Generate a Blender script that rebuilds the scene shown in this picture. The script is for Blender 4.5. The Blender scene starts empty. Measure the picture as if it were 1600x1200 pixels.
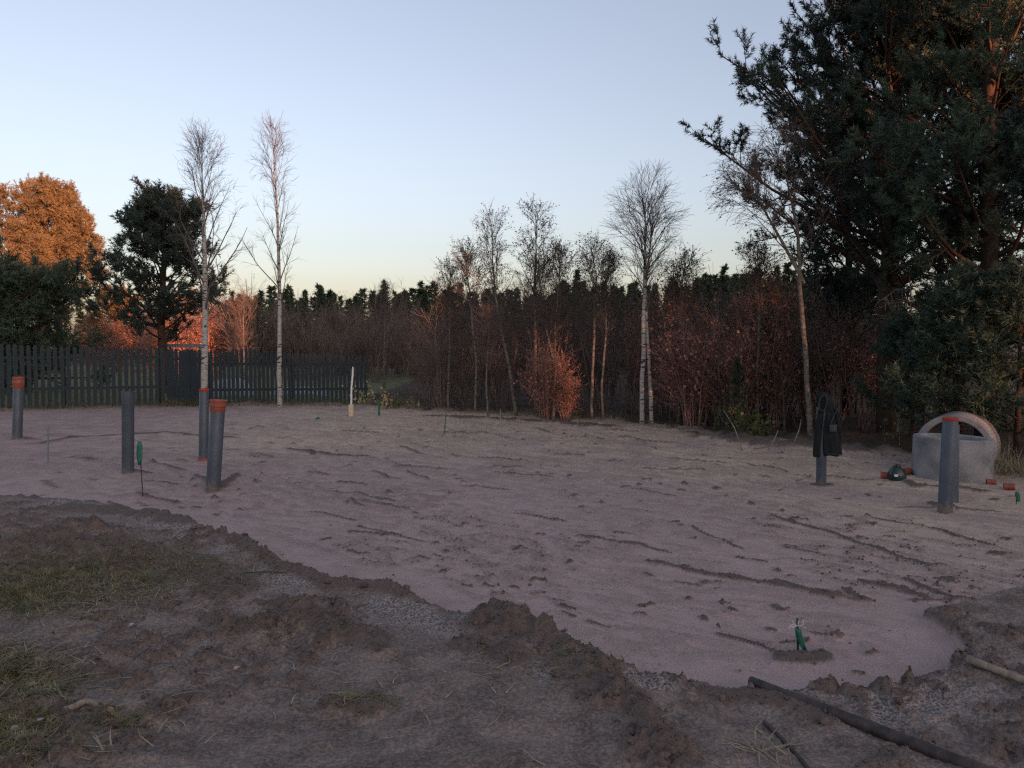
import bpy, math, random
import numpy as np
from mathutils import Vector, Matrix

# ------------------------------------------------------------------ camera, sky, sun, exposure
SC = bpy.context.scene
COL = SC.collection
R = math.radians
EYE = 1.65
PITCH = math.atan(55 / 1200)
cam = bpy.data.cameras.new('camera')
cam.lens = 27.0; cam.sensor_width = 36.0; cam.clip_end = 3000; cam.clip_start = 0.05
camo = bpy.data.objects.new('camera', cam); COL.objects.link(camo)
camo.location = (0, 0, EYE); camo.rotation_euler = (R(90) - PITCH, 0, 0)
SC.camera = camo

SUN_A = R(35)        # sun stands behind the viewer, this far round to the right
SUN_E = R(4.5)
SKY_STRENGTH = 0.15
EXPOSURE = 1.40
SUN_STRENGTH = 5.0
w = bpy.data.worlds.new('World'); SC.world = w; w.use_nodes = True
nt = w.node_tree
bg = nt.nodes['Background']
sky = nt.nodes.new('ShaderNodeTexSky'); sky.sky_type = 'NISHITA'; sky.sun_disc = False
sky.sun_elevation = SUN_E; sky.sun_rotation = R(180) - SUN_A
sky.air_density = 1.0; sky.dust_density = 2.2; sky.ozone_density = 1.2
wb = nt.nodes.new('ShaderNodeMix'); wb.data_type = 'RGBA'; wb.blend_type = 'MULTIPLY'; wb.inputs[0].default_value = 1   # white balance
wb.inputs[7].default_value = (0.935, 0.868, 1.08, 1)
hs = nt.nodes.new('ShaderNodeHueSaturation'); hs.inputs['Saturation'].default_value = 0.64
nt.links.new(sky.outputs[0], wb.inputs[6]); nt.links.new(wb.outputs[2], hs.inputs['Color']); nt.links.new(hs.outputs[0], bg.inputs[0]); bg.inputs[1].default_value = SKY_STRENGTH

sl = bpy.data.lights.new('sun', 'SUN'); sl.energy = SUN_STRENGTH; sl.angle = R(0.5); sl.color = (1.0, 0.39, 0.20)
so = bpy.data.objects.new('sun', sl); COL.objects.link(so)
S = Vector((math.sin(SUN_A) * math.cos(SUN_E), -math.cos(SUN_A) * math.cos(SUN_E), math.sin(SUN_E)))
so.rotation_euler = S.to_track_quat('Z', 'Y').to_euler()
so.location = S * 60
vs = SC.view_settings
vs.view_transform = 'Standard'; vs.look = 'None'; vs.gamma = 1.0; vs.exposure = EXPOSURE; vs.use_curve_mapping = False
SC.cycles.use_denoising = False; SC.cycles.use_light_tree = False; SC.cycles.filter_width = 1.3
SC.cycles.max_bounces = 5; SC.cycles.diffuse_bounces = 3; SC.cycles.glossy_bounces = 2
SC.cycles.transparent_max_bounces = 6; SC.cycles.caustics_reflective = False; SC.cycles.caustics_refractive = False

# ------------------------------------------------------------------ pixel helpers (1600x1200 photo)
CP, SP = math.cos(PITCH), math.sin(PITCH)
def ray(px, py):
    a = (px - 800) / 1200.0; b = -(py - 600) / 1200.0
    return np.array([a, CP + b * SP, -SP + b * CP])
def at(px, py, z=0.0):
    r = ray(px, py); t = (z - EYE) / r[2]
    return np.array([r[0] * t, r[1] * t, z])
def atd(px, py, y):
    r = ray(px, py); t = y / r[1]
    return np.array([r[0] * t, y, EYE + r[2] * t])

# ------------------------------------------------------------------ noise
def _h(i, j, s):
    n = (i.astype(np.int64) * 374761393 + j.astype(np.int64) * 668265263 + s * 1442695041) & 0xffffffff
    n = ((n ^ (n >> 13)) * 1274126177) & 0xffffffff
    return ((n ^ (n >> 16)) & 0xffff) / 65535.0
def vnoise(x, y, s=0):
    xi = np.floor(x); yi = np.floor(y); fx = x - xi; fy = y - yi
    fx = fx * fx * (3 - 2 * fx); fy = fy * fy * (3 - 2 * fy)
    a = _h(xi, yi, s); b = _h(xi + 1, yi, s); c = _h(xi, yi + 1, s); d = _h(xi + 1, yi + 1, s)
    return (a * (1 - fx) + b * fx) * (1 - fy) + (c * (1 - fx) + d * fx) * fy
def fbm(x, y, o=4, s=0, g=0.5):
    t = 0; a = 1; n = 0
    for k in range(o):
        t = t + a * vnoise(x, y, s + k * 17); n += a; a *= g; x = x * 2.03 + 5.1; y = y * 2.03 + 3.7
    return t / n
def sm(a, b, x):
    t = np.clip((x - a) / (b - a), 0, 1); return t * t * (3 - 2 * t)

# ------------------------------------------------------------------ materials
def mat(name, col, rough=0.8, spec=0.3, metal=0.0):
    m = bpy.data.materials.new(name); m.use_nodes = True
    b = m.node_tree.nodes['Principled BSDF']
    b.inputs['Base Color'].default_value = (*col, 1); b.inputs['Roughness'].default_value = rough
    b.inputs['Specular IOR Level'].default_value = spec; b.inputs['Metallic'].default_value = metal
    return m
def nodes(m): return m.node_tree.nodes, m.node_tree.links, m.node_tree.nodes['Principled BSDF']
def ramp(N, stops, interp='LINEAR'):
    r = N.new('ShaderNodeValToRGB'); r.color_ramp.interpolation = interp
    e = r.color_ramp.elements
    e[0].position = stops[0][0]; e[0].color = (*stops[0][1], 1); e[1].position = stops[-1][0]; e[1].color = (*stops[-1][1], 1)
    for p, c in stops[1:-1]:
        q = e.new(p); q.color = (*c, 1)
    return r
def noisy(name, stops, scale=6, detail=4, rough=0.85, spec=0.2, bump=0.0, stretch=(1, 1, 1), bscale=None, coord='Object', bdist=0.02):
    m = mat(name, (0.5, 0.5, 0.5), rough, spec); N, L, B = nodes(m)
    tc = N.new('ShaderNodeTexCoord'); mp = N.new('ShaderNodeMapping'); mp.inputs['Scale'].default_value = stretch
    L.new(tc.outputs[coord], mp.inputs[0])
    n = N.new('ShaderNodeTexNoise'); n.inputs['Scale'].default_value = scale; n.inputs['Detail'].default_value = detail
    L.new(mp.outputs[0], n.inputs['Vector'])
    r = ramp(N, stops); L.new(n.outputs[0], r.inputs[0]); L.new(r.outputs[0], B.inputs['Base Color'])
    if bump:
        n2 = N.new('ShaderNodeTexNoise'); n2.inputs['Scale'].default_value = bscale or scale * 4; n2.inputs['Detail'].default_value = 5
        L.new(mp.outputs[0], n2.inputs['Vector'])
        bp = N.new('ShaderNodeBump'); bp.inputs['Strength'].default_value = bump; bp.inputs['Distance'].default_value = bdist
        L.new(n2.outputs[0], bp.inputs['Height']); L.new(bp.outputs[0], B.inputs['Normal'])
    return m
def leafy(name, stops, scale=1.5, trans=0.25, rough=0.6):
    m = noisy(name, stops, scale, 3, rough, 0.2)
    N, L, B = nodes(m)
    out = N['Material Output']; tr = N.new('ShaderNodeBsdfTranslucent'); mx = N.new('ShaderNodeMixShader'); mx.inputs[0].default_value = trans
    r = [n for n in N if n.type == 'VALTORGB'][0]
    L.new(r.outputs[0], tr.inputs[0]); L.new(B.outputs[0], mx.inputs[1]); L.new(tr.outputs[0], mx.inputs[2]); L.new(mx.outputs[0], out.inputs[0])
    return m

M = {}
M['birch'] = noisy('birch_bark', [(0.36, (0.03, 0.025, 0.022)), (0.43, (0.34, 0.325, 0.30)), (1.0, (0.50, 0.485, 0.455))], 5, 3, 0.8, 0.2, 0.3, (1.4, 1.4, 5.0))
M['birch_thin'] = noisy('birch_upper_bark', [(0.3, (0.085, 0.066, 0.062)), (0.7, (0.17, 0.135, 0.125))], 4, 3)
M['pale_bark'] = noisy('pale_grey_bark', [(0.35, (0.09, 0.078, 0.066)), (0.65, (0.20, 0.18, 0.155))], 9, 4, 0.9, 0.1, 0.3, (1, 1, 2))
M['twig'] = noisy('brown_twig_bark', [(0.3, (0.11, 0.082, 0.072)), (0.7, (0.23, 0.172, 0.15))], 1.3, 3)
M['twig_dark'] = noisy('dark_twig_bark', [(0.3, (0.055, 0.042, 0.038)), (0.7, (0.13, 0.098, 0.088))], 1.3, 3)
M['twig_sunlit'] = noisy('sunlit_red_twig_bark', [(0.3, (0.20, 0.115, 0.094)), (0.7, (0.36, 0.21, 0.175))], 1.3, 3)  # brown twig bark with the red of low sun put into the colour
M['pine_bark'] = noisy('pine_bark', [(0.35, (0.035, 0.026, 0.022)), (0.65, (0.085, 0.056, 0.042))], 9, 5, 0.95, 0.1, 0.6, (1, 1, 0.5))
M['needle'] = leafy('pine_needles', [(0.3, (0.042, 0.070, 0.052)), (0.55, (0.07, 0.108, 0.078)), (0.8, (0.11, 0.145, 0.085))], 1.6, 0.2)
M['needle_blue'] = leafy('dark_pine_needles', [(0.3, (0.032, 0.050, 0.046)), (0.7, (0.064, 0.092, 0.078))], 1.6, 0.15)
M['needle_sunlit'] = leafy('sunlit_pine_needles', [(0.3, (0.12, 0.092, 0.052)), (0.7, (0.22, 0.165, 0.085))], 1.2, 0.25)  # pine needles with the orange evening sun painted into their colour
M['spruce'] = leafy('spruce_needles', [(0.3, (0.024, 0.045, 0.03)), (0.7, (0.055, 0.085, 0.052))], 0.6, 0.1)
M['leaf_dark'] = leafy('withered_leaves', [(0.3, (0.07, 0.05, 0.035)), (0.7, (0.14, 0.095, 0.06))], 3, 0.3)
M['leaf_rust_sunlit'] = leafy('rusty_sunlit_leaves', [(0.3, (0.33, 0.15, 0.105)), (0.7, (0.52, 0.26, 0.19))], 3, 0.3)  # rusty leaves, made redder and brighter to carry the sun's glow
M['leaf_green'] = leafy('green_leaves', [(0.3, (0.08, 0.11, 0.035)), (0.7, (0.16, 0.19, 0.06))], 3, 0.3)
M['leaf_yellow'] = leafy('yellow_leaves', [(0.3, (0.42, 0.34, 0.15)), (0.7, (0.6, 0.5, 0.28))], 3, 0.3)
M['grass'] = leafy('autumn_grass', [(0.3, (0.085, 0.092, 0.035)), (0.5, (0.19, 0.165, 0.075)), (0.68, (0.36, 0.30, 0.17))], 14, 0.25)
M['straw'] = leafy('dry_straw', [(0.3, (0.22, 0.18, 0.11)), (0.7, (0.45, 0.38, 0.25))], 9, 0.15)
M['fence'] = noisy('dark_blue_green_stain', [(0.3, (0.014, 0.024, 0.031)), (0.7, (0.026, 0.041, 0.051))], 3, 5, 0.7, 0.3, 0.3, (6, 6, 0.6))
M['pipe'] = noisy('grey_plastic_pipe', [(0.35, (0.056, 0.072, 0.096)), (0.7, (0.08, 0.099, 0.126))], 5, 4, 0.45, 0.4, 0.05)
def muddy(m, h=0.16):
    N, L, B = nodes(m); tc = N.new('ShaderNodeTexCoord'); sx = N.new('ShaderNodeSeparateXYZ'); L.new(tc.outputs['Object'], sx.inputs[0])
    n = N.new('ShaderNodeTexNoise'); n.inputs['Scale'].default_value = 14; n.inputs['Detail'].default_value = 5; L.new(tc.outputs['Object'], n.inputs['Vector'])
    mr = N.new('ShaderNodeMapRange'); mr.inputs[1].default_value = 0.0; mr.inputs[2].default_value = h; mr.inputs[3].default_value = 0.62; mr.inputs[4].default_value = 0.22; L.new(sx.outputs[2], mr.inputs[0])
    lt = N.new('ShaderNodeMath'); lt.operation = 'SUBTRACT'; L.new(mr.outputs[0], lt.inputs[0]); L.new(n.outputs[0], lt.inputs[1])
    r = ramp(N, [(0.0, (0, 0, 0)), (0.08, (0.85, 0.85, 0.85))]); L.new(lt.outputs[0], r.inputs[0])
    mx = N.new('ShaderNodeMix'); mx.data_type = 'RGBA'; src = B.inputs['Base Color'].links[0].from_socket
    L.new(r.outputs[0], mx.inputs[0]); L.new(src, mx.inputs[6]); mx.inputs[7].default_value = (0.16, 0.12, 0.10, 1); L.new(mx.outputs[2], B.inputs['Base Color'])
muddy(M['pipe'])
M['orange'] = noisy('orange_brown_plastic', [(0.3, (0.25, 0.066, 0.042)), (0.7, (0.34, 0.095, 0.06))], 8, 3, 0.5, 0.4)
M['red'] = mat('red_plastic', (0.34, 0.05, 0.036), 0.5, 0.4)
M['concrete'] = noisy('grey_concrete', [(0.34, (0.14, 0.14, 0.145)), (0.5, (0.245, 0.243, 0.25)), (0.75, (0.36, 0.352, 0.352))], 2.6, 9, 0.9, 0.2, 0.35, bscale=40, bdist=0.006)
M['dark'] = mat('dark_hood_opening', (0.012, 0.012, 0.013), 0.9, 0.1)  # near black for the shade inside the jacket hood
M['jacket'] = noisy('black_green_cloth', [(0.3, (0.007, 0.010, 0.011)), (0.7, (0.015, 0.020, 0.022))], 8, 3, 0.75, 0.2, 0.25, bscale=50)
M['jacket_grey'] = noisy('grey_cloth_panel', [(0.3, (0.03, 0.036, 0.042)), (0.7, (0.05, 0.056, 0.064))], 8, 3, 0.6, 0.3)
M['green_plastic'] = noisy('teal_green_plastic', [(0.3, (0.008, 0.09, 0.065)), (0.7, (0.018, 0.15, 0.11))], 8, 2, 0.4, 0.5)
M['dark_green'] = noisy('dark_green_plastic', [(0.3, (0.006, 0.025, 0.022)), (0.7, (0.012, 0.045, 0.04))], 8, 2, 0.35, 0.5)
M['white'] = mat('white_plastic', (0.75, 0.76, 0.74), 0.5, 0.4)
M['wood_pale'] = noisy('pale_planed_wood', [(0.3, (0.50, 0.40, 0.26)), (0.7, (0.66, 0.55, 0.38))], 5, 4, 0.8, 0.2, 0.1, (8, 8, 1))
M['wood_grey'] = noisy('weathered_wood', [(0.3, (0.17, 0.155, 0.15)), (0.7, (0.30, 0.275, 0.25))], 5, 4, 0.9, 0.1, 0.2, (8, 8, 1))
M['wood_wet'] = noisy('wet_dark_wood', [(0.3, (0.028, 0.022, 0.022)), (0.7, (0.075, 0.058, 0.055))], 4, 4, 0.6, 0.4, 0.4, (6, 6, 1))
M['wood_bare'] = noisy('barkless_pole_wood', [(0.3, (0.20, 0.155, 0.12)), (0.7, (0.36, 0.29, 0.23))], 5, 4, 0.8, 0.2, 0.2, (8, 8, 1))
M['tarp'] = noisy('pale_tarpaulin', [(0.3, (0.22, 0.235, 0.26)), (0.7, (0.32, 0.335, 0.36))], 2, 4, 0.5, 0.3, 0.3)
M['bluegrey'] = noisy('blue_grey_paint', [(0.3, (0.14, 0.18, 0.22)), (0.7, (0.2, 0.24, 0.29))], 4, 3, 0.7)
M['clod'] = noisy('dark_soil_clods', [(0.3, (0.08, 0.061, 0.052)), (0.7, (0.19, 0.145, 0.125))], 9, 5, 0.95, 0.15, 0.6, bscale=60)
M['plaster'] = noisy('grey_timber_cladding', [(0.3, (0.16, 0.14, 0.12)), (0.7, (0.26, 0.23, 0.2))], 3, 4)
M['roofing'] = noisy('dark_roofing', [(0.3, (0.06, 0.05, 0.05)), (0.7, (0.1, 0.085, 0.08))], 3, 4)

# ------------------------------------------------------------------ mesh helpers
def mesh_np(name, verts, faces, k, mats, mi=None, smooth=False):
    """verts (n,3), faces (m,k)"""
    verts = np.asarray(verts, np.float32).reshape(-1, 3); faces = np.asarray(faces, np.int32).reshape(-1, k)
    me = bpy.data.meshes.new(name)
    me.vertices.add(len(verts)); me.vertices.foreach_set('co', verts.ravel())
    me.loops.add(faces.size); me.loops.foreach_set('vertex_index', faces.ravel())
    me.polygons.add(len(faces)); me.polygons.foreach_set('loop_start', np.arange(0, faces.size, k, dtype=np.int32))
    try: me.polygons.foreach_set('loop_total', np.full(len(faces), k, np.int32))
    except Exception: pass
    for m in (mats if isinstance(mats, (list, tuple)) else [mats]): me.materials.append(m)
    if mi is not None: me.polygons.foreach_set('material_index', np.asarray(mi, np.int32))
    if smooth: me.polygons.foreach_set('use_smooth', np.ones(len(faces), bool))
    me.update(calc_edges=True)
    return me
class MB:
    """collects polygons of any size for one mesh"""
    def __init__(self): self.v = []; self.f = []
    def add(self, v, f):
        o = len(self.v); self.v += [tuple(map(float, p)) for p in v]; self.f += [tuple(i + o for i in q) for q in f]
    def box(self, c, s, rot=None, taper=1.0):
        vs = []
        for z in (-1, 1):
            t = taper if z > 0 else 1
            for x, y in ((-1, -1), (1, -1), (1, 1), (-1, 1)):
                p = Vector((x * s[0] * t / 2, y * s[1] * t / 2, z * s[2] / 2))
                if rot is not None: p = rot @ p
                vs.append((p.x + c[0], p.y + c[1], p.z + c[2]))
        self.add(vs, [(3, 2, 1, 0), (4, 5, 6, 7), (0, 1, 5, 4), (1, 2, 6, 5), (2, 3, 7, 6), (3, 0, 4, 7)])
    def lathe(self, prof, n=24, closed=False):
        k = len(prof); vs = []
        for i in range(n):
            a = 2 * math.pi * i / n
            for r, z in prof: vs.append((r * math.cos(a), r * math.sin(a), z))
        fs = []
        for i in range(n):
            j = (i + 1) % n
            for q in range(k if closed else k - 1):
                q2 = (q + 1) % k
                fs.append((i * k + q, j * k + q, j * k + q2, i * k + q2))
        self.add(vs, fs)
    def tube(self, pts, rad, n=8, cap=True):
        pts = [Vector(p) for p in pts]; m = len(pts); vs = []; fs = []
        if not hasattr(rad, '__len__'): rad = [rad] * m
        up = None
        for i, p in enumerate(pts):
            t = (pts[min(i + 1, m - 1)] - pts[max(i - 1, 0)]).normalized()
            if up is None: up = Vector((0, 0, 1)) if abs(t.z) < 0.9 else Vector((1, 0, 0))
            a = t.cross(up).normalized(); b = a.cross(t).normalized(); up = b
            for k in range(n):
                g = 2 * math.pi * k / n; q = p + (a * math.cos(g) + b * math.sin(g)) * rad[i]; vs.append(q)
        for i in range(m - 1):
            for k in range(n):
                fs.append((i * n + k, i * n + (k + 1) % n, (i + 1) * n + (k + 1) % n, (i + 1) * n + k))
        if cap: fs.append(tuple(range(n))[::-1]); fs.append(tuple(range((m - 1) * n, m * n)))
        self.add(vs, fs)
    def mesh(self, name, m, smooth=False):
        me = bpy.data.meshes.new(name); me.from_pydata(self.v, [], self.f); me.materials.append(m)
        if smooth: me.polygons.foreach_set('use_smooth', np.ones(len(self.f), bool))
        me.update(); return me
    def build(self, name, m, parent=None, smooth=False): return obj(name, self.mesh(name, m, smooth), parent)
def autosmooth(o, ang=40):
    me = o.data
    me.polygons.foreach_set('use_smooth', np.ones(len(me.polygons), bool))
    try: me.set_sharp_from_angle(angle=R(ang))
    except Exception: pass
    return o
def obj(name, me, parent=None, loc=None, rot=None):
    o = bpy.data.objects.new(name, me); COL.objects.link(o)
    if parent is not None: o.parent = parent
    if loc is not None: o.location = loc
    if rot is not None: o.rotation_euler = rot
    return o
def tag(o, label=None, cat=None, group=None, kind=None):
    if label: o['label'] = label
    if cat: o['category'] = cat
    if group: o['group'] = group
    if kind: o['kind'] = kind
    return o
def thing(name, loc, label, cat, group=None, rz=0):
    o = obj(name, None, loc=tuple(map(float, loc)), rot=(0, 0, rz)); o.empty_display_size = 0.1
    return tag(o, label, cat, group)
def copy_tree(o, loc, rz, scale, label=None, group=None):
    c = o.copy(); COL.objects.link(c); c.location = tuple(map(float, loc)); c.rotation_euler = (0, 0, rz); c.scale = (scale,) * 3 if not hasattr(scale, '__len__') else scale
    for ch in o.children:
        d = ch.copy(); COL.objects.link(d); d.parent = c
        for g in ch.children:
            e = g.copy(); COL.objects.link(e); e.parent = d
    if label: c['label'] = label
    if group: c['group'] = group
    return c

# ------------------------------------------------------------------ the ground
def poly_dist(x, y, pts):
    """distance to a polyline and arc parameter 0..1"""
    best = np.full(x.shape, 1e9); par = np.zeros(x.shape); n = len(pts) - 1; side = np.zeros(x.shape)
    for i in range(n):
        ax, ay = pts[i][0], pts[i][1]; bx, by = pts[i + 1][0] - ax, pts[i + 1][1] - ay
        l2 = bx * bx + by * by + 1e-9
        t = np.clip(((x - ax) * bx + (y - ay) * by) / l2, 0, 1)
        d = np.hypot(x - ax - t * bx, y - ay - t * by)
        m = d < best; best = np.where(m, d, best); par = np.where(m, (i + t) / n, par)
        side = np.where(m, bx * (y - ay) - by * (x - ax), side)
    return best, par, side
def inside(x, y, P):
    r = np.zeros(x.shape, bool); n = len(P)
    for i in range(n):
        x1, y1 = P[i][:2]; x2, y2 = P[(i + 1) % n][:2]
        if y1 == y2: continue
        c = ((y1 > y) != (y2 > y)) & (x < (x2 - x1) * (y - y1) / (y2 - y1) + x1)
        r ^= c
    return r
EDGE_PX = [(-500, 762), (-200, 770), (0, 776), (130, 791), (250, 806), (330, 838), (400, 864), (450, 890), (500, 912), (560, 918), (610, 930), (650, 950), (720, 970),
           (800, 988), (870, 1020), (930, 1046), (1000, 1062), (1100, 1078), (1200, 1086), (1300, 1090), (1400, 1084), (1465, 1066), (1500, 1044), (1508, 1020), (1488, 992), (1440, 968)]
EDGE = [at(*p) for p in EDGE_PX]
PAD = EDGE + [at(1560, 930), at(1900, 860), at(2600, 800), np.array([60, 30, 0]), np.array([0, 60, 0]), np.array([-60, 40, 0])]
FOREST = [at(-900, 640), at(-300, 640), at(0, 640), at(265, 634), at(570, 632), at(640, 640), at(800, 650), at(950, 661), at(1030, 668), at(1090, 682), at(1160, 696), at(1290, 705), at(1400, 712), at(1550, 728), at(1700, 745), at(2600, 770)]
RIDGES = [  # pixel polyline, height, half width, asymmetry
    ([(690, 968), (770, 992), (850, 1030), (920, 1072), (990, 1125), (1040, 1190), (1060, 1260)], 0.065, 0.17),
    ([(720, 975), (800, 1000), (880, 1022), (960, 1058)], 0.05, 0.07),
    ([(340, 848), (400, 872), (450, 900), (510, 920), (600, 934), (700, 966)], 0.045, 0.09),
    ([(40, 800), (180, 806), (260, 815), (330, 840)], 0.035, 0.16),
    ([(-60, 880), (80, 850), (180, 866), (280, 885), (350, 925), (420, 960)], 0.06, 0.22),
    ([(90, 838), (130, 836), (160, 842)], 0.06, 0.08),
    ([(420, 950), (480, 975), (560, 1005), (620, 1030)], 0.06, 0.12),
    ([(300, 970), (380, 985), (440, 1000)], 0.05, 0.12),
    ([(480, 1100), (560, 1108), (620, 1118)], 0.045, 0.08),
    ([(700, 1010), (760, 1030), (830, 1070)], 0.03, 0.10),
    ([(1060, 1085), (1170, 1095), (1260, 1120), (1340, 1150)], 0.025, 0.10),
    ([(1250, 1096), (1330, 1100), (1420, 1096)], 0.015, 0.06),
    ([(965, 868), (1100, 898), (1190, 912), (1270, 930), (1345, 948)], 0.028, 0.035),
    ([(1190, 908), (1260, 922), (1340, 946)], 0.03, 0.05),
    ([(1325, 908), (1400, 924), (1470, 944)], 0.028, 0.05),
    ([(1320, 925), (1370, 945)], 0.03, 0.04),
    ([(1400, 900), (1515, 950)], 0.02, 0.04),
    ([(880, 835), (990, 850), (1060, 868)], 0.016, 0.03),
    ([(1180, 800), (1330, 845), (1500, 905)], 0.02, 0.04),
    ([(1330, 805), (1460, 830), (1600, 868)], 0.018, 0.04),
    ([(430, 696), (520, 714), (600, 716)], 0.03, 0.08),
    ([(520, 755), (580, 760)], 0.028, 0.05),
    ([(490, 765), (560, 772), (640, 790)], 0.015, 0.03),
    ([(210, 770), (240, 780), (290, 790)], 0.035, 0.05),
    ([(30, 700), (110, 685), (260, 678), (420, 690)], 0.02, 0.10),
    ([(1100, 682), (1190, 700), (1290, 706), (1370, 715)], 0.12, 0.35),
    ([(620, 650), (760, 655), (900, 664), (1000, 672)], 0.05, 0.25),
    ([(1195, 1028), (1240, 1036), (1320, 1030)], 0.03, 0.07),
    ([(1325, 1052), (1352, 1055)], 0.02, 0.025),
    ([(300, 740), (345, 765), (380, 740)], 0.05, 0.08),
    ([(190, 738), (220, 740), (245, 745)], 0.035, 0.07),
    ([(10, 688), (60, 690)], 0.04, 0.10),
    ([(1260, 760), (1310, 762)], 0.035, 0.07),
    ([(1440, 792), (1500, 798)], 0.03, 0.08),
    ([(1400, 752), (1430, 765), (1500, 768), (1580, 778)], 0.04, 0.10),
]
RIDGES = [([at(*p)[:2] for p in pts], h, wd) for pts, h, wd in RIDGES]
_r = random.Random(12)
for k in range(420):          # drag marks and footprints left on the levelled sand
    y0 = 3.9 + 12.5 * _r.random() ** 1.25; x0 = _r.uniform(-0.62, 0.66) * y0
    foot = k % 5 < 3
    L_ = _r.uniform(0.05, 0.17) if foot else _r.uniform(0.10, 1.0) ** 2.2 * (0.6 + y0 * 0.07) * 1.1; a0 = _r.gauss(-0.6, 0.9 if foot else 0.28); bend = _r.gauss(0, 0.12)
    P_ = [(x0 + L_ * (t_ - 0.5) * math.cos(a0 + bend * t_), y0 + L_ * (t_ - 0.5) * math.sin(a0 + bend * t_)) for t_ in (0, 0.35, 0.7, 1.0)]
    ok = bool(inside(np.array([x0]), np.array([y0]), PAD)[0]) and min(math.hypot(x0 - e[0], y0 - e[1]) for e in EDGE) > 0.35
    if ok: RIDGES.append((P_, _r.uniform(0.014, 0.022) * (0.8 + y0 * 0.05), _r.uniform(0.014, 0.022) * (0.8 + y0 * 0.07) * (1.5 if foot else 1)))
def ground_fields(x, y):
    ed, _, _ = poly_dist(x, y, EDGE); ins = inside(x, y, PAD)
    sd = np.where(ins, ed, -ed)
    sdn = sd + (fbm(x * 5, y * 5, 3, 5) - 0.5) * 0.10
    pad = sm(-0.008, 0.008, sdn + (fbm(x * 22, y * 22, 2, 6) - 0.5) * 0.035)
    fd, _, side = poly_dist(x, y, FOREST)
    forest = sm(-0.25, 0.55, np.where(side > 0, fd, -fd) + (fbm(x * 1.3, y * 1.3, 3, 8) - 0.5) * 1.2)
    # streaks dragged over the sand run from far left to near right
    a = x * 0.74 - y * 0.67; b = x * 0.67 + y * 0.74
    wob = (fbm(x * 0.8, y * 0.8, 2, 3) - 0.5) * 0.9
    b2 = b + wob * 0.6
    s1 = fbm(a * 1.4, b2 * 13.0, 3, 11); s2 = fbm(a * 4.0, b2 * 16.0, 3, 21)
    st = sm(0.61, 0.635, s1) * 0.009 + sm(0.6, 0.72, s2) * 0.012 * sm(0.35, 0.6, fbm(x * 1.1, y * 1.1, 2, 71))
    far = sm(5, 16, y)
    st = st * (1 + 0.8 * far)
    pm = sm(0.36, 0.62, fbm(x * 0.7, y * 0.7, 3, 171))
    mk = fbm(a * 5.5, b2 * 12, 4, 31, 0.5); mark = sm(0.595, 0.62, mk) * (0.6 + 0.4 * pm)
    mk2 = fbm(a * 13, b2 * 26, 3, 35, 0.5); mark2 = sm(0.585, 0.62, mk2) * (0.4 + 0.6 * pm)
    mk3 = fbm(a * 1.9, b2 * 6.5, 3, 39, 0.5); mark3 = sm(0.57, 0.60, mk3) * sm(7, 11, y)
    dim = mark3 * 0.016 + mark * 0.013 * (0.6 + 0.8 * fbm(x * 22, y * 22, 2, 37)) + mark2 * 0.007
    rough_pad = st + dim + (fbm(x * 0.4, y * 0.4, 2, 41) - 0.5) * 0.05 + (fbm(x * 14, y * 14, 3, 43) - 0.5) * 0.006
    smooth_near = sm(0.1, 0.6, sd)   # the float-smoothed rim has fewer marks
    zp = rough_pad * (0.25 + 0.75 * smooth_near)
    # the loose soil outside
    clod = np.abs(fbm(x * 3.2, y * 3.2, 4, 51) - 0.5) * 2
    c2 = fbm(x * 11, y * 11, 4, 61, 0.6)
    rp = sm(0.38, 0.62, fbm(x * 1.7, y * 1.7, 3, 181))
    zo = (fbm(x * 0.9, y * 0.9, 3, 81) - 0.5) * 0.09 + (0.45 - clod) * 0.025 + (0.2 + 0.8 * rp) * sm(0.52, 0.7, c2) * 0.04 + (fbm(x * 30, y * 30, 3, 91) - 0.5) * 0.014 + sm(0.55, 0.64, fbm(x * 17, y * 17, 3, 93)) * 0.016 * (0.35 + 0.65 * rp) + 0.012
    lip = 0.024 * sm(0.40, 0.04, ed) + np.exp(-((ed - 0.03) / 0.05) ** 2) * 0.022 * sm(1.6, 0.4, x) * sm(0.3, 0.7, fbm(x * 5, y * 5, 3, 191))
    z = zp * pad + (zo + lip) * (1 - pad)
    loose = sm(0.53, 0.66, c2) * (0.25 + 0.75 * rp) * (1 - pad) + np.maximum(np.maximum(np.maximum(mark, 0.8 * mark3), 0.6 * mark2), 0.5 * sm(0.62, 0.65, s1)) * 0.4 * pad * (0.2 + 0.8 * sm(0.1, 0.6, sd))  # loose soil; on the pad also painted shade on the slopes of marks
    loose = np.maximum(loose, sm(0.09, 0.02, ed) * (1 - pad) * 0.8)  # edge face darkened: loose soil plus a painted shadow line
    rn = 0.65 + 0.7 * fbm(x * 7, y * 7, 4, 101, 0.6)
    for pts, h, wd in RIDGES:
        px = [p[0] for p in pts]; py = [p[1] for p in pts]; mg = wd * 4
        sel = (x > min(px) - mg) & (x < max(px) + mg) & (y > min(py) - mg) & (y < max(py) + mg)
        if not sel.any(): continue
        xs, ys = x[sel], y[sel]
        d, t, _ = poly_dist(xs + (fbm(xs * 4, ys * 4, 2, 7) - 0.5) * wd * 1.4, ys + (fbm(xs * 4, ys * 4, 2, 9) - 0.5) * wd * 1.4, pts)
        g = np.exp(-(d / wd) ** 2) * sm(0, 0.18, t) * sm(1, 0.82, t)
        z[sel] += h * g * rn[sel]
        loose[sel] = np.maximum(loose[sel], sm(0.25, 0.7, g * rn[sel]) )  # dark soil on ridges; on drag marks the colour also paints shade
    und = np.clip(y - 24, 0, 400)
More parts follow.
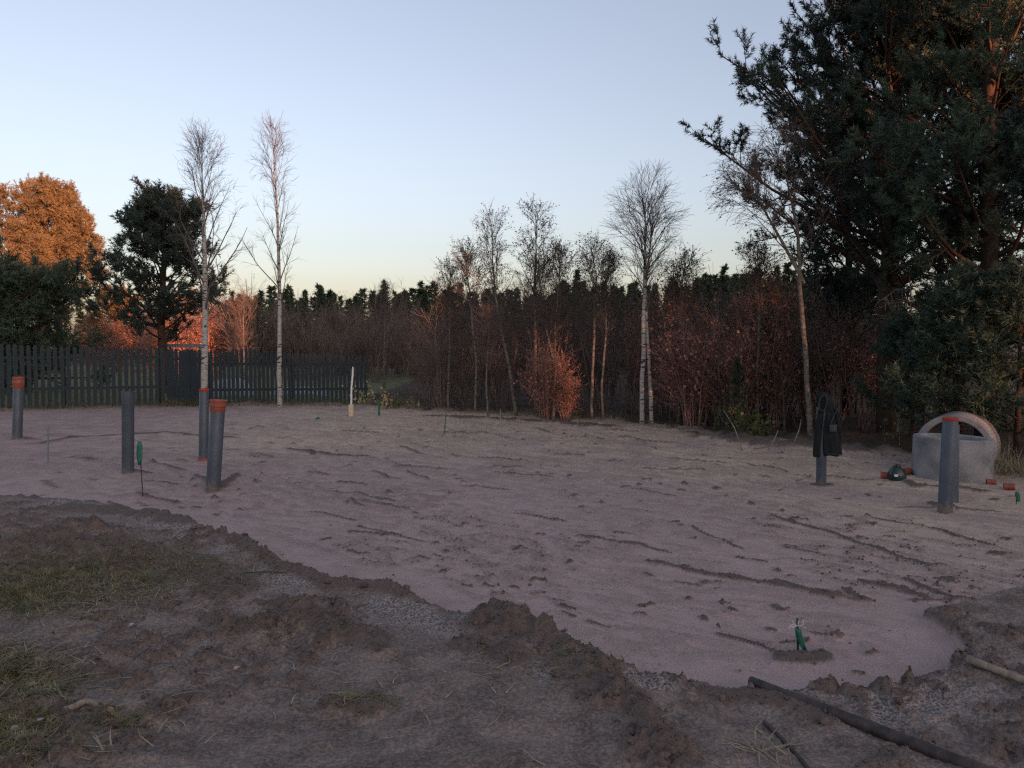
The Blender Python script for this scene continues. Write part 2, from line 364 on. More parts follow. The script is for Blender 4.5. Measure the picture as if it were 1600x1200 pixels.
    z = z + forest * (sm(0, 1, fbm(x * 2.2, y * 2.2, 3, 111)) * 0.22 - 0.05) + und * 0.006
    return z, pad, forest, loose, far
def axis(segs):
    out = [segs[0][0]]
    for a, b, s0, s1 in segs:
        p = a; L = abs(b - a)
        while p < b - 1e-6:
            t = (p - a) / L; p = p + s0 + (s1 - s0) * t; out.append(min(p, b))
    return np.array(sorted(set(np.round(out, 5))))
ys = axis([(-200, -20, 40, 10), (-20, 2.4, 5, 0.2), (2.4, 5.0, 0.0125, 0.016), (5.0, 9, 0.016, 0.036), (9, 26, 0.036, 0.15), (26, 60, 0.3, 3), (60, 1500, 6, 260)])
xs = axis([(-1500, -60, 260, 8), (-60, -15, 4, 0.4), (-15, -4, 0.4, 0.03), (-4, -2.6, 0.03, 0.016), (-2.6, 3.3, 0.015, 0.015), (3.3, 5, 0.015, 0.03), (5, 15, 0.03, 0.4), (15, 60, 0.4, 4), (60, 1500, 8, 260)])
GX, GY = np.meshgrid(xs, ys); GXf, GYf = GX.ravel(), GY.ravel()
gz, gpad, gfor, gloose_shade, gfar = ground_fields(GXf, GYf)
ny, nx = GX.shape
ii = (np.arange(ny - 1)[:, None] * nx + np.arange(nx - 1)[None, :]).ravel()
gf = np.stack([ii, ii + 1, ii + nx + 1, ii + nx], 1)
def ground_material():
    m = mat('ground_soil', (0.2, 0.2, 0.2), 0.9, 0.25); N, L, B = nodes(m)
    tc = N.new('ShaderNodeTexCoord')
    def noise(s, d=4, st=None, rz=0):
        n = N.new('ShaderNodeTexNoise'); n.inputs['Scale'].default_value = s; n.inputs['Detail'].default_value = d
        if st:
            mp = N.new('ShaderNodeMapping'); mp.inputs['Scale'].default_value = st; mp.inputs['Rotation'].default_value = (0, 0, rz)
            L.new(tc.outputs['Object'], mp.inputs[0]); L.new(mp.outputs[0], n.inputs['Vector'])
        else: L.new(tc.outputs['Object'], n.inputs['Vector'])
        return n.outputs[0]
    def mix(f, a, b):
        x = N.new('ShaderNodeMix'); x.data_type = 'RGBA'
        for i, v in ((0, f), (6, a), (7, b)):
            if hasattr(v, 'is_output'): L.new(v, x.inputs[i])
            elif i == 0: x.inputs[0].default_value = v
            else: x.inputs[i].default_value = (*v, 1)
        return x.outputs[2]
    def cr(src, stops):
        r = ramp(N, stops); L.new(src, r.inputs[0]); return r.outputs[0]
    def cr_(src): return cr(src, [(0.38, (0, 0, 0)), (0.62, (1, 1, 1))])
    def attr(n):
        a = N.new('ShaderNodeAttribute'); a.attribute_name = n; return a
    masks = attr('masks'); sep = N.new('ShaderNodeSeparateColor'); L.new(masks.outputs['Color'], sep.inputs[0])
    pad, forest, loose = sep.outputs[0], sep.outputs[1], sep.outputs[2]
    m2 = attr('masks_more'); sep2 = N.new('ShaderNodeSeparateColor'); L.new(m2.outputs['Color'], sep2.inputs[0])
    dry, grass, gravel = sep2.outputs[0], sep2.outputs[1], sep2.outputs[2]
    sand = mix(noise(0.9, 4, (1, 3, 1), R(-42)), (0.405, 0.298, 0.274), (0.475, 0.353, 0.325))
    sand = mix(cr(noise(5, 6), [(0.45, (0, 0, 0)), (0.7, (0.5, 0.5, 0.5))]), sand, (0.34, 0.25, 0.21))
    drys = mix(noise(1.4, 5, (1, 3, 1), R(-42)), (0.52, 0.395, 0.30), (0.60, 0.465, 0.36))
    sand = mix(dry, sand, drys)
    soil = mix(cr_(noise(5, 8)), (0.14, 0.108, 0.092), (0.29, 0.228, 0.195))
    grav = mix(cr(noise(80, 6), [(0.40, (0, 0, 0)), (0.60, (1, 1, 1))]), (0.10, 0.082, 0.074), (0.40, 0.34, 0.315))
    soil = mix(0.4, soil, mix(cr(noise(55, 6), [(0.42, (0, 0, 0)), (0.6, (1, 1, 1))]), (0.085, 0.066, 0.056), (0.33, 0.265, 0.23)))
    soil = mix(gravel, soil, grav)
    soil = mix(grass, soil, mix(noise(40, 4), (0.05, 0.055, 0.02), (0.13, 0.12, 0.055)))
    c = mix(pad, soil, sand)
    c = mix(loose, c, mix(noise(25, 5), (0.075, 0.057, 0.048), (0.20, 0.152, 0.13)))  # dark loose soil colour, also the painted shade of marks and pad edge
    c = mix(forest, c, mix(noise(9, 6), (0.04, 0.03, 0.022), (0.115, 0.08, 0.055)))
    lawn = mix(noise(2, 5), (0.09, 0.10, 0.04), (0.20, 0.19, 0.10))
    m3 = attr('lawn'); c = mix(m3.outputs['Fac'], c, lawn)
    speck = cr(noise(120, 2), [(0.40, (0.86, 0.86, 0.86)), (0.62, (1.09, 1.09, 1.09))])
    mu = N.new('ShaderNodeMix'); mu.data_type = 'RGBA'; mu.blend_type = 'MULTIPLY'; mu.inputs[0].default_value = 1
    L.new(c, mu.inputs[6]); L.new(speck, mu.inputs[7]); L.new(mu.outputs[2], B.inputs['Base Color'])
    bp = N.new('ShaderNodeBump'); bp.inputs['Strength'].default_value = 0.8; bp.inputs['Distance'].default_value = 0.014
    L.new(noise(70, 6), bp.inputs['Height'])
    bp2 = N.new('ShaderNodeBump'); bp2.inputs['Strength'].default_value = 0.15; bp2.inputs['Distance'].default_value = 0.03
    L.new(noise(14, 6, (1, 2.2, 1), R(-42)), bp2.inputs['Height']); L.new(bp.outputs[0], bp2.inputs['Normal']); L.new(bp2.outputs[0], B.inputs['Normal'])
    return m
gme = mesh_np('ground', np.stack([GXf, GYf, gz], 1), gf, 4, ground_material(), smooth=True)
def cattr(me, name, r, g, b):
    a = me.attributes.new(name, 'FLOAT_COLOR', 'POINT')
    a.data.foreach_set('color', np.stack([r, g, b, np.ones_like(r)], 1).astype(np.float32).ravel())
cattr(gme, 'masks', gpad, gfor, gloose_shade)
# drier, tanner sand towards the back and the right
p1 = sm(7.5, 14, GYf + (fbm(GXf * 0.5, GYf * 0.5, 3, 131) - 0.5) * 5 + np.clip(GXf, 0, 9) * 1.3 - 1.5)
gdry = p1 * sm(0.3, 0.6, fbm(GXf * 0.9, GYf * 0.9, 4, 133) + 0.15) * sm(-9, -3, GXf + 0)
lp = at(120, 915); lq = at(20, 1080); l3 = at(30, 1190); l4 = at(300, 900)
def blob(c, rx, ry): return np.exp(-(((GXf - c[0]) / rx) ** 2 + ((GYf - c[1]) / ry) ** 2))
ggr = 0.35 * np.clip(blob(lp, 0.75, 0.42) + blob(lq, 0.4, 0.25) + blob(l3, 0.4, 0.22) + 0.6 * blob(l4, 0.5, 0.2), 0, 1) * sm(0.35, 0.6, fbm(GXf * 5, GYf * 5, 4, 141))
ed_, _, _ = poly_dist(GXf, GYf, EDGE)
ggv = sm(0.55, 0.2, ed_) * (1 - gpad) * sm(0.40, 0.6, fbm(GXf * 3, GYf * 3, 3, 151)) * sm(3.0, 1.5, GXf)
cattr(gme, 'masks_more', gdry, ggr, ggv)
FENCE_PX = [(-60, 642), (262, 634), (325, 634), (575, 632)]
FENCE = [at(*p) for p in FENCE_PX]
fd_, _, sd_ = poly_dist(GXf, GYf, [np.array([-60, 17.0, 0])] + FENCE + [np.array([-4.0, 60, 0])])
lawn = sm(0.1, 0.6, fd_) * (sd_ > 0) * (GYf < 60)
a = gme.attributes.new('lawn', 'FLOAT', 'POINT'); a.data.foreach_set('value', (lawn).astype(np.float32))
tag(obj('ground', gme), kind='structure')
def gh(x, y):
    z, *_ = ground_fields(np.array([float(x)]), np.array([float(y)])); return float(z[0])
def gha(x, y): return ground_fields(np.asarray(x, float), np.asarray(y, float))[0]
def gp(px, py):
    p = at(px, py)
    for _ in range(3): p = at(px, py, gh(p[0], p[1]))
    return p

# ------------------------------------------------------------------ tree growing
def norm(v): return v / (np.linalg.norm(v, axis=-1, keepdims=True) + 1e-9)
def line(pts, rad, m=None):
    """a trunk: one polyline through pts, resampled"""
    pts = np.array(pts, float); rad = np.array(rad, float)
    if m:
        t = np.linspace(0, len(pts) - 1, m); i = np.minimum(t.astype(int), len(pts) - 2); f = (t - i)[:, None]
        f2 = f * f * (3 - 2 * f) * 0.3 + f * 0.7
        pts = pts[i] * (1 - f2) + pts[i + 1] * f2; rad = rad[i] * (1 - f[:, 0]) + rad[i + 1] * f[:, 0]
    return pts[None], rad[None]
def grow(rng, P, Rd, n, t0, t1, ang, L, m=5, up=0.0, wig=0.08, rr=0.6, rend=0.25, rmin=0.003, asc=None, angj=0.2, even=False, side=None):
    N, mm, _ = P.shape
    idx = np.repeat(np.arange(N), n); K = len(idx)
    if even: u = (np.tile(np.arange(n), N) + rng.random(K)) / n
    else: u = rng.random(K)
    t = t0 + (t1 - t0) * u
    s = t * (mm - 1); i = np.minimum(s.astype(int), mm - 2); f = (s - i)[:, None]
    p = P[idx, i] * (1 - f) + P[idx, i + 1] * f
    tan = norm(P[idx, i + 1] - P[idx, i]); r = Rd[idx, i] * (1 - f[:, 0]) + Rd[idx, i + 1] * f[:, 0]
    if even and N == 1: az = np.arange(K) * 2.39996 + rng.random(K) * 0.9
    else: az = rng.random(K) * 2 * np.pi
    ref = np.where(np.abs(tan[:, 2:3]) > 0.85, np.array([[1.0, 0, 0]]), np.array([[0, 0, 1.0]]))
    e1 = norm(np.cross(tan, ref)); e2 = np.cross(e1, tan)
    if side is not None: az = np.where(rng.random(K) < 0.5, 0, np.pi) + rng.normal(0, side, K)
    perp = e1 * np.cos(az)[:, None] + e2 * np.sin(az)[:, None]
    A = (ang(t) if callable(ang) else ang) + rng.normal(0, angj, K)
    A = np.broadcast_to(A, (K,))[:, None]
    d = norm(np.cos(A) * tan + np.sin(A) * perp)
    ln = (L(t) if callable(L) else np.full(K, L)) * (0.7 + 0.55 * rng.random(K))
    out = np.zeros((K, m, 3)); out[:, 0] = p
    for k in range(1, m):
        p = p + d * (ln / (m - 1))[:, None]; out[:, k] = p
        upk = up(k / (m - 1)) if callable(up) else up
        d = norm(d + np.array([0, 0, 1.0]) * upk + rng.normal(0, wig, (K, 3)))
    r0 = np.maximum(np.minimum(r * rr, 1.0), rmin)
    Ro = np.maximum(r0[:, None] * np.linspace(1, rend, m)[None], rmin * 0.8)
    return out, Ro, t
def tubes(P, Rd, k=4):
    N, m, _ = P.shape
    T = np.empty_like(P); T[:, 1:-1] = P[:, 2:] - P[:, :-2]; T[:, 0] = P[:, 1] - P[:, 0]; T[:, -1] = P[:, -1] - P[:, -2]; T = norm(T)
    ref = np.where(np.abs(T[:, :1, 2:3]) > 0.8, np.array([1.0, 0.2, 0]), np.array([0, 0, 1.0]))
    a = norm(np.cross(T, np.broadcast_to(ref, T.shape))); b = np.cross(a, T)
    g = np.arange(k) * 2 * np.pi / k
    V = P[:, :, None] + (a[:, :, None] * np.cos(g)[None, None, :, None] + b[:, :, None] * np.sin(g)[None, None, :, None]) * Rd[:, :, None, None]
    base = (np.arange(N)[:, None, None] * m + np.arange(m - 1)[None, :, None]) * k
    j = np.arange(k)[None, None]; j2 = (j + 1) % k
    F = np.stack([base + j, base + j2, base + k + j2, base + k + j], -1).reshape(-1, 4)
    return V.reshape(-1, 3), F
def merge(parts):
    vs, fs, o = [], [], 0
    for v, f in parts: vs.append(v); fs.append(f + o); o += len(v)
    return np.concatenate(vs), np.concatenate(fs)
def wood(name, m, *levels):
    v, f = merge([tubes(P, Rd, k) for P, Rd, k in levels]); return mesh_np(name, v, f, 4, m, smooth=True)
def needles(rng, P, B, ln, wd, spread=0.9, fwd=0.75):
    """thin blades along shoots P (N,m,3)"""
    N, m, _ = P.shape
    idx = np.repeat(np.arange(N), B); K = len(idx)
    s = rng.random(K) * (m - 1); i = np.minimum(s.astype(int), m - 2); f = (s - i)[:, None]
    p = P[idx, i] * (1 - f) + P[idx, i + 1] * f; t = norm(P[idx, i + 1] - P[idx, i])
    q = rng.normal(0, 1, (K, 3)); q = norm(q - (q * t).sum(1, keepdims=True) * t)
    d = norm(t * fwd + q * spread); l = (ln * (0.7 + 0.6 * rng.random(K)))[:, None]
    wv = norm(np.cross(d, rng.normal(0, 1, (K, 3)))) * wd
    V = np.stack([p + wv, p - wv, p + d * l], 1).reshape(-1, 3)
    return V, np.arange(K * 3).reshape(-1, 3)
def leaves(rng, P, B, size, t0=0.3):
    N, m, _ = P.shape
    idx = np.repeat(np.arange(N), B); K = len(idx)
    s = (t0 + (1 - t0) * rng.random(K)) * (m - 1); i = np.minimum(s.astype(int), m - 2); f = (s - i)[:, None]
    p = P[idx, i] * (1 - f) + P[idx, i + 1] * f + rng.normal(0, size * 0.5, (K, 3))
    d = norm(rng.normal(0, 1, (K, 3)) + np.array([0, 0, -0.7])); q = norm(np.cross(d, rng.normal(0, 1, (K, 3))))
    l = (size * (0.6 + 0.8 * rng.random(K)))[:, None]
    V = np.stack([p, p + d * l * 0.5 + q * l * 0.36, p + d * l, p + d * l * 0.5 - q * l * 0.36], 1).reshape(-1, 3)
    return V, np.arange(K * 4).reshape(-1, 4)

def pine(name, seed, trunk_pts, trunk_rad, label, loc, group=None, r_low=2.5, r_top=0.4, t_low=0.25, n1=46, up1=0.10, droop=0.0, n2=7, n3=5, shoot=0.3, B=30, nl=0.09, nw=0.006,
         nmat='needle', ang0=1.45, ang1=0.7, prof=None, lead=None, seg=6, extra=None, n_extra=0.5, cat='tree'):
    rng = np.random.default_rng(seed)
    T = thing(name, loc, label, cat, group)
    P0, R0 = line(trunk_pts, trunk_rad, 18); lv = [(P0, R0, 9)]
    bases = [(P0, R0)]
    if extra:
        for ep, er in extra:
            Pe, Re = line(ep, er, 12); lv.append((Pe, Re, 7)); bases.append((Pe, Re))
    pf = prof or (lambda t: r_low + (r_top - r_low) * ((t - t_low) / (1 - t_low)) ** 1.1)
    sh = []
    for bi, (Pb, Rb) in enumerate(bases):
        nn = n1 if bi == 0 else int(n1 * n_extra)
        P1, R1, t1 = grow(rng, Pb, Rb, nn, t_low if bi == 0 else 0.35, 0.99, lambda t: ang0 + (ang1 - ang0) * t, pf if bi == 0 else (lambda t: pf(0.45 + 0.55 * t) * 0.85), seg, up1, 0.07, 0.34, 0.2, 0.008, even=True)
        P2, R2, _ = grow(rng, P1, R1, n2, 0.25, 1.0, 0.85, lambda t: r_low * 0.30 * (1.15 - 0.55 * t), 4, 0.14, 0.10, 0.6, 0.4, 0.005, side=0.6)
        P3, R3, _ = grow(rng, P2, R2, n3, 0.25, 1.0, 0.75, shoot, 4, 0.22, 0.12, 0.6, 0.5, 0.004)
        lv += [(P1, R1, 5), (P2, R2, 3)] + ([(P3, R3, 3)] if nl < 0.08 else [])
        sh.append(P3)
        P4, R4, _ = grow(rng, P1, R1, 3, 0.85, 1.0, 0.4, shoot * 1.2, 4, 0.3, 0.08, 0.6, 0.5, 0.004)
        P5, R5, _ = grow(rng, Pb, Rb, 14, 0.86, 1.0, 0.6, shoot * 1.5, 4, 0.25, 0.08, 0.6, 0.5, 0.004)
        lv += [(P4, R4, 3), (P5, R5, 3)]; sh += [P4, P5]
    obj('trunk', wood('trunk', M['pine_bark'], *lv), T)
    v, f = needles(rng, np.concatenate(sh), B, nl, nw)
    obj('crown', mesh_np('crown', v, f, 3, M[nmat]), T)
    return T

def birch(name, seed, pts, rad, label, loc, bark='birch', twig='birch_thin', n1=34, t_low=0.3, L1=1.6, ang=(0.75, 0.35), up1=0.05, n2=9, n3=5, L2=0.55, L3=0.3, droop=-0.05, leaf=0, lsize=0.05, lmat='leaf_dark', extra=None, group=None, rmin=0.0035, lt=0.3, cat='tree', prof=None):
    rng = np.random.default_rng(seed)
    T = thing(name, loc, label, cat, group)
    P0, R0 = line(pts, rad, 22); P0[:, 2:-1, :2] += np.cumsum(rng.normal(0, 0.012, (1, 19, 2)), 1) * np.linspace(1, 0.3, 19)[None, :, None]; tr = [(P0, R0, 8)]; bs = [(P0, R0)]
    for ep, er in (extra or []):
        Pe, Re = line(ep, er, 14); tr.append((Pe, Re, 6)); bs.append((Pe, Re))
    obj('trunk', wood('trunk', M[bark], *tr), T)
    lv = []; tips = []
    for Pb, Rb in bs:
        pf = prof or (lambda t: L1 * np.clip(1.15 - 0.85 * ((t - t_low) / (1 - t_low)), 0.2, 1) * np.clip((t - t_low) / 0.08 + 0.45, 0.3, 1))
        P1, R1, _ = grow(rng, Pb, Rb, n1, t_low, 0.985, lambda t: ang[0] + (ang[1] - ang[0]) * t, pf, 7, up1, 0.07, 0.40, 0.2, 0.006, even=True)
        P2, R2, _ = grow(rng, P1, R1, n2, 0.2, 1.0, 0.6, lambda t: L2 * (1.2 - 0.7 * t), 5, droop, 0.09, 0.55, 0.35, rmin)
        P3, R3, _ = grow(rng, P2, R2, n3, 0.15, 1.0, 0.55, L3, 4, droop * 1.6, 0.10, 0.6, 0.5, rmin * 0.8)
        P4, R4, _ = grow(rng, Pb, Rb, 10, 0.85, 1.0, 0.35, L2 * 0.9, 4, 0.02, 0.08, 0.6, 0.4, rmin)
        lv += [(P1, R1, 5), (P2, R2, 3), (P3, R3, 3), (P4, R4, 3)]; tips += [P3]
    cr = obj('crown', wood('crown', M[twig], *lv), T)
    if leaf:
        v, f = leaves(rng, np.concatenate(tips)[::1], leaf, lsize, lt)
        keep = rng.random(len(f)) < 1.0
        obj('leaves', mesh_np('leaves', v, f, 4, M[lmat]), T)
    return T

def shrub_mesh(name, seed, h=2.6, stems=9, spread=0.35, n2=9, n3=5, m='twig', up=0.03, L2=0.7, L3=0.32, rbase=0.016, leafn=0, rmin=0.0035):
    rng = np.random.default_rng(seed)
    a = rng.random(stems) * 6.283; rad = rng.random(stems) * 0.18
    d = norm(np.stack([np.cos(a) * spread * rng.random(stems), np.sin(a) * spread * rng.random(stems), np.ones(stems)], 1))
    p = np.stack([np.cos(a) * rad, np.sin(a) * rad, np.full(stems, -0.05)], 1)
    mm = 9; P = np.zeros((stems, mm, 3)); hh = h * (0.55 + 0.45 * rng.random(stems))
    for k in range(mm):
        P[:, k] = p; p = p + d * (hh / (mm - 1))[:, None]; d = norm(d + np.array([0, 0, up]) + rng.normal(0, 0.07, (stems, 3)))
    Rd = (rbase * (0.6 + 0.6 * rng.random(stems)))[:, None] * np.linspace(1, 0.25, mm)[None]
    P2, R2, _ = grow(rng, P, Rd, n2, 0.2, 1.0, 0.55, lambda t: L2 * (1.2 - 0.6 * t) * h / 2.6, 5, 0.05, 0.09, 0.5, 0.35, rmin)
    P3, R3, _ = grow(rng, P2, R2, n3, 0.15, 1.0, 0.6, L3, 4, 0.03, 0.10, 0.6, 0.5, rmin * 0.8)
    v, f = merge([tubes(P, Rd, 4), tubes(P2, R2, 3), tubes(P3, R3, 3)])
    mi = np.zeros(len(f), np.int32); ms = [M[m]]
    if leafn:
        lv, lf = leaves(rng, P3, leafn, 0.055, 0.2); f = np.concatenate([f, lf + len(v)]); v = np.concatenate([v, lv])
        mi = np.concatenate([mi, np.ones(len(lf), np.int32)]); ms.append(M['leaf_rust_sunlit'])
    return mesh_np(name, v, f, 4, ms, mi)
def spruce_mesh(name, seed, h=10, r=1.9, rings=26, per=9, low=0.08, nl=0.42, nw=0.075, B=9):
    rng = np.random.default_rng(seed); V = []; F = []
    P0, R0 = line([(0, 0, -0.03 * h), (0, 0, h)], [0.013 * h, 0.001 * h], 6)
    n = rings * per; t = (np.repeat(np.arange(rings), per) + rng.random(n)) / rings; t = low + (1 - low) * t ** 0.9
    az = rng.random(n) * 6.283; l = r * (1 - t) ** 0.95 * (0.65 + 0.5 * rng.random(n)) + 0.012 * h
    m = 5; P = np.zeros((n, m, 3)); p = np.stack([0 * t, 0 * t, t * h], 1); d = np.stack([np.cos(az), np.sin(az), -0.15 + 0.75 * t ** 2], 1); d = norm(d)
    for k in range(m):
        P[:, k] = p; p = p + d * (l / (m - 1))[:, None]; d = norm(d + np.array([0, 0, -0.10 + 0.10 * k]))
    v, f = needles(rng, P, B, nl, nw, 0.75, 0.8)
    v2, f2 = tubes(P0, R0, 5); tri = np.concatenate([f2[:, [0, 1, 2]], f2[:, [0, 2, 3]]])
    return mesh_np(name, np.concatenate([v, v2]), np.concatenate([f, tri + len(v)]), 3, [M['spruce'], M['pine_bark']], np.concatenate([np.zeros(len(f)), np.ones(len(tri))]))

# ------------------------------------------------------------------ placing by photo column and distance
def base(px, d, dz=0.0):
    p = atd(px, 600, d); return np.array([p[0], d, gh(p[0], d) + dz])
def zat(py, d): return atd(800, py, d)[2]
def path(pxs, d, b):
    """local points for a trunk following photo pixels at distance d"""
    out = []
    for px, py in pxs:
        q = atd(px, py, d); out.append((q[0] - b[0], 0.0, q[2] - b[2]))
    return out

# ------------------------------------------------------------------ big trees
# tall birches standing before the fence
b = base(318, 21.0); pts = [(0, 0, -0.2)] + path([(319, 560), (320, 440), (318, 330), (316, 280), (314, 232)], 21.0, b)
birch('birch_tree', 1, pts, [0.10, 0.09, 0.068, 0.036, 0.016, 0.004], 'tall slim bare birch with white trunk before fence, in front of dark pine', b, n1=30, t_low=0.28, L1=1.75, ang=(0.56, 0.38), up1=0.07, n2=9, n3=4, L2=0.6, L3=0.28, droop=-0.03, leaf=0, rmin=0.0035)
b = base(437, 21.2); pts = [(0, 0, -0.2)] + path([(436, 560), (436, 450), (432, 330), (428, 270), (424, 205)], 21.2, b)
birch('birch_tree', 2, pts, [0.072, 0.062, 0.048, 0.028, 0.014, 0.004], 'narrow bare birch before the fence, tallest and thinnest crown against open sky', b, n1=26, t_low=0.32, L1=1.45, ang=(0.52, 0.30), up1=0.07, n2=8, n3=4, L2=0.5, L3=0.25, droop=-0.02, rmin=0.0032)
# dark pine behind the fence
b = base(258, 26.5); h = zat(335, 26.5) - b[2]
pine('pine_tree', 3, [(0, 0, -0.2), (-0.1, 0, h * 0.4), (0.05, 0, h * 0.75), (0, 0, h)], [0.17, 0.13, 0.08, 0.02], 'dark bushy pine in shade behind the fence, beside the white birch', b, r_low=1.9, r_top=0.5, t_low=0.24, n1=60, n2=7, n3=5, shoot=0.34, B=34, nl=0.14, nw=0.015, nmat='needle_blue', ang0=1.35, ang1=0.75, prof=lambda t: 2.3 - 1.6 * np.clip((t - 0.35) / 0.65, 0, 1) ** 1.4)
# orange lit pine and its neighbours far left
def far_pine(px, py, d, seed, label, rl, nm, **k):
    b = base(px, d); h = zat(py, d) - b[2]
    return pine('pine_tree', seed, [(0, 0, -0.2), (0.15, 0, h * 0.4), (-0.1, 0, h * 0.75), (0, 0, h)], [0.22, 0.17, 0.1, 0.03], label, b, r_low=rl, nmat=nm, shoot=0.36, B=19, nl=0.17, nw=0.02, **k)
rnd = lambda a, b_: (lambda t: a * np.sqrt(np.clip(1 - ((t - 0.55) / 0.5) ** 2, 0.05, 1)) + b_)
far_pine(92, 318, 46, 4, 'broad pine glowing orange in evening sun behind the fence', 3.0, 'needle_sunlit', t_low=0.3, n1=76, n2=9, n3=5, prof=lambda t: 3.5 * np.clip(1.12 - t, 0.05, 1) ** 0.55, ang0=1.4, ang1=0.55, n_extra=0.35, extra=[([(0.1, 0, 3.5), (1.0, 0.2, 6.0), (1.3, 0, 8.6)], [0.1, 0.07, 0.02]), ([(0, 0, 3.0), (-1.2, -0.2, 5.5), (-1.7, 0, 7.8)], [0.1, 0.07, 0.02])])
far_pine(38, 322, 49, 5, 'orange lit pine behind broad glowing pine, cut by the picture edge', 2.6, 'needle_sunlit', t_low=0.3, n1=50, n2=6, n3=5, prof=rnd(2.9, 0.2), ang0=1.4, ang1=0.6)
far_pine(68, 385, 43, 16, 'small yellow green pine before the orange lit pines', 1.6, 'needle_sunlit', t_low=0.3, n1=36, n2=6, n3=5, prof=lambda t: 1.9 - 1.5 * t)
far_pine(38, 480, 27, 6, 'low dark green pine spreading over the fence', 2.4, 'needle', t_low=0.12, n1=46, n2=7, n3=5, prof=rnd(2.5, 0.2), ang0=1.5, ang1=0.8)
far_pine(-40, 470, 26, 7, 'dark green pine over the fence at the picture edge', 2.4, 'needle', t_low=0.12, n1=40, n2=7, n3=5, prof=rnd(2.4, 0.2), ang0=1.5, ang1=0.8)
far_pine(186, 475, 50, 18, 'low orange lit pine between broad glowing pine and dark pine', 1.6, 'needle_sunlit', t_low=0.12, n1=34, n2=6, n3=5, prof=rnd(1.6, 0.2), ang0=1.5, ang1=0.8)

# big pine on the right, forked
b = base(1388, 14.6); h = 9.4
pine('pine_tree', 8, [(0, 0, -0.2), (-0.05, 0, 2.2), (0, 0, 4.2), (-0.05, 0.1, 6.5), (0.1, 0, h)], [0.20, 0.175, 0.14, 0.10, 0.03], 'big dark forked pine towering over the site, sky between its boughs', b, r_low=3.0, r_top=0.5, t_low=0.29, n1=88, n2=10, n3=6, shoot=0.26, B=52, nl=0.095, nw=0.0075,
     ang0=1.30, ang1=0.55, up1=0.06, prof=lambda t: 3.75 - 2.8 * np.clip((t - 0.5) / 0.5, 0, 1) ** 1.2 - 1.0 * np.clip((0.4 - t) / 0.2, 0, 1), nmat='needle_blue',
     n_extra=0.4, extra=[([(-0.02, 0, 3.2), (0.28, -0.05, 4.6), (0.35, 0, 6.5), (0.6, 0.1, 9.0)], [0.12, 0.10, 0.075, 0.02])])
b = base(1540, 12.6); h = 9.8
pine('pine_tree', 9, [(0, 0, -0.2), (0.05, 0, 2.4), (-0.1, 0, 5), (0.1, 0, h)], [0.16, 0.14, 0.11, 0.03], 'tall dark pine behind concrete rings, its top touched by sun', b, r_low=2.4, r_top=0.5, t_low=0.20, n1=54, n2=9, n3=5, shoot=0.26, B=52, nl=0.095, nw=0.0075, ang0=1.5, ang1=0.6,
     prof=lambda t: 2.5 - 1.5 * np.clip((t - 0.4) / 0.6, 0, 1))
b = base(1500, 17.5); h = 10.5
pine('pine_tree', 10, [(0, 0, -0.2), (0.05, 0, 3), (-0.1, 0, 6), (0.1, 0, h)], [0.17, 0.15, 0.11, 0.03], 'tall pine filling the gap behind the forked pine', b, r_low=2.2, t_low=0.34, n1=34, n2=7, n3=4, shoot=0.34, B=34, nl=0.12, nw=0.013, ang0=1.45, ang1=0.6, prof=rnd(2.2, 0.3))
b = base(1322, 18.0); h = zat(230, 18.0) - b[2]
pine('pine_tree', 19, [(0, 0, -0.2), (0.05, 0, h * 0.4), (-0.1, 0, h)], [0.13, 0.10, 0.02], 'slimmer pine half hidden behind the forked pine, beside the leaning birch', b, r_low=1.9, t_low=0.25, n1=40, n2=7, n3=5, shoot=0.34, B=26, nl=0.12, nw=0.012, ang0=1.4, ang1=0.6, nmat='needle_blue', prof=lambda t: 2.1 - 1.6 * np.clip((t - 0.3) / 0.7, 0, 1))
b = base(1660, 13.5); h = 9.0
pine('pine_tree', 11, [(0, 0, -0.2), (0.05, 0, 3), (-0.1, 0, 6), (0.1, 0, h)], [0.17, 0.15, 0.11, 0.03], 'dense dark pine at the picture edge past the concrete rings', b, r_low=2.6, t_low=0.08, n1=60, n2=7, n3=5, shoot=0.34, B=34, nl=0.12, nw=0.013, ang0=1.5, ang1=0.6, prof=lambda t: 2.7 - 2.0 * t)
b = base(1500, 11.6); h = zat(478, 11.6) - b[2]
pine('young_pine', 12, [(0, 0, -0.1), (0.03, 0, h * 0.5), (0, 0, h)], [0.045, 0.035, 0.01], 'young green pine with pale fresh boughs just behind concrete rings', b, r_low=1.15, t_low=0.15, n1=26, n2=6, n3=4, shoot=0.24, B=30, nl=0.09, nw=0.009, ang0=1.4, ang1=0.7, prof=lambda t: 1.2 - 0.75 * t)
b = base(1590, 11.0)
pine('young_pine', 13, [(0, 0, -0.1), (0.03, 0, 1.2), (0, 0, 2.3)], [0.045, 0.035, 0.01], 'low young pine past the concrete rings near the dry grass', b, r_low=1.0, t_low=0.15, n1=24, n2=6, n3=4, shoot=0.24, B=26, nl=0.09, nw=0.009, ang0=1.4, ang1=0.7, prof=lambda t: 1.1 - 0.7 * t)
b = base(1425, 12.9)
pine('young_pine', 14, [(0, 0, -0.1), (0.03, 0, 0.9), (0, 0, 1.6)], [0.035, 0.03, 0.01], 'small young pine low between forked pine and concrete rings', b, r_low=0.9, t_low=0.15, n1=22, n2=6, n3=4, shoot=0.22, B=26, nl=0.085, nw=0.009, ang0=1.4, ang1=0.7, prof=lambda t: 1.0 - 0.6 * t)
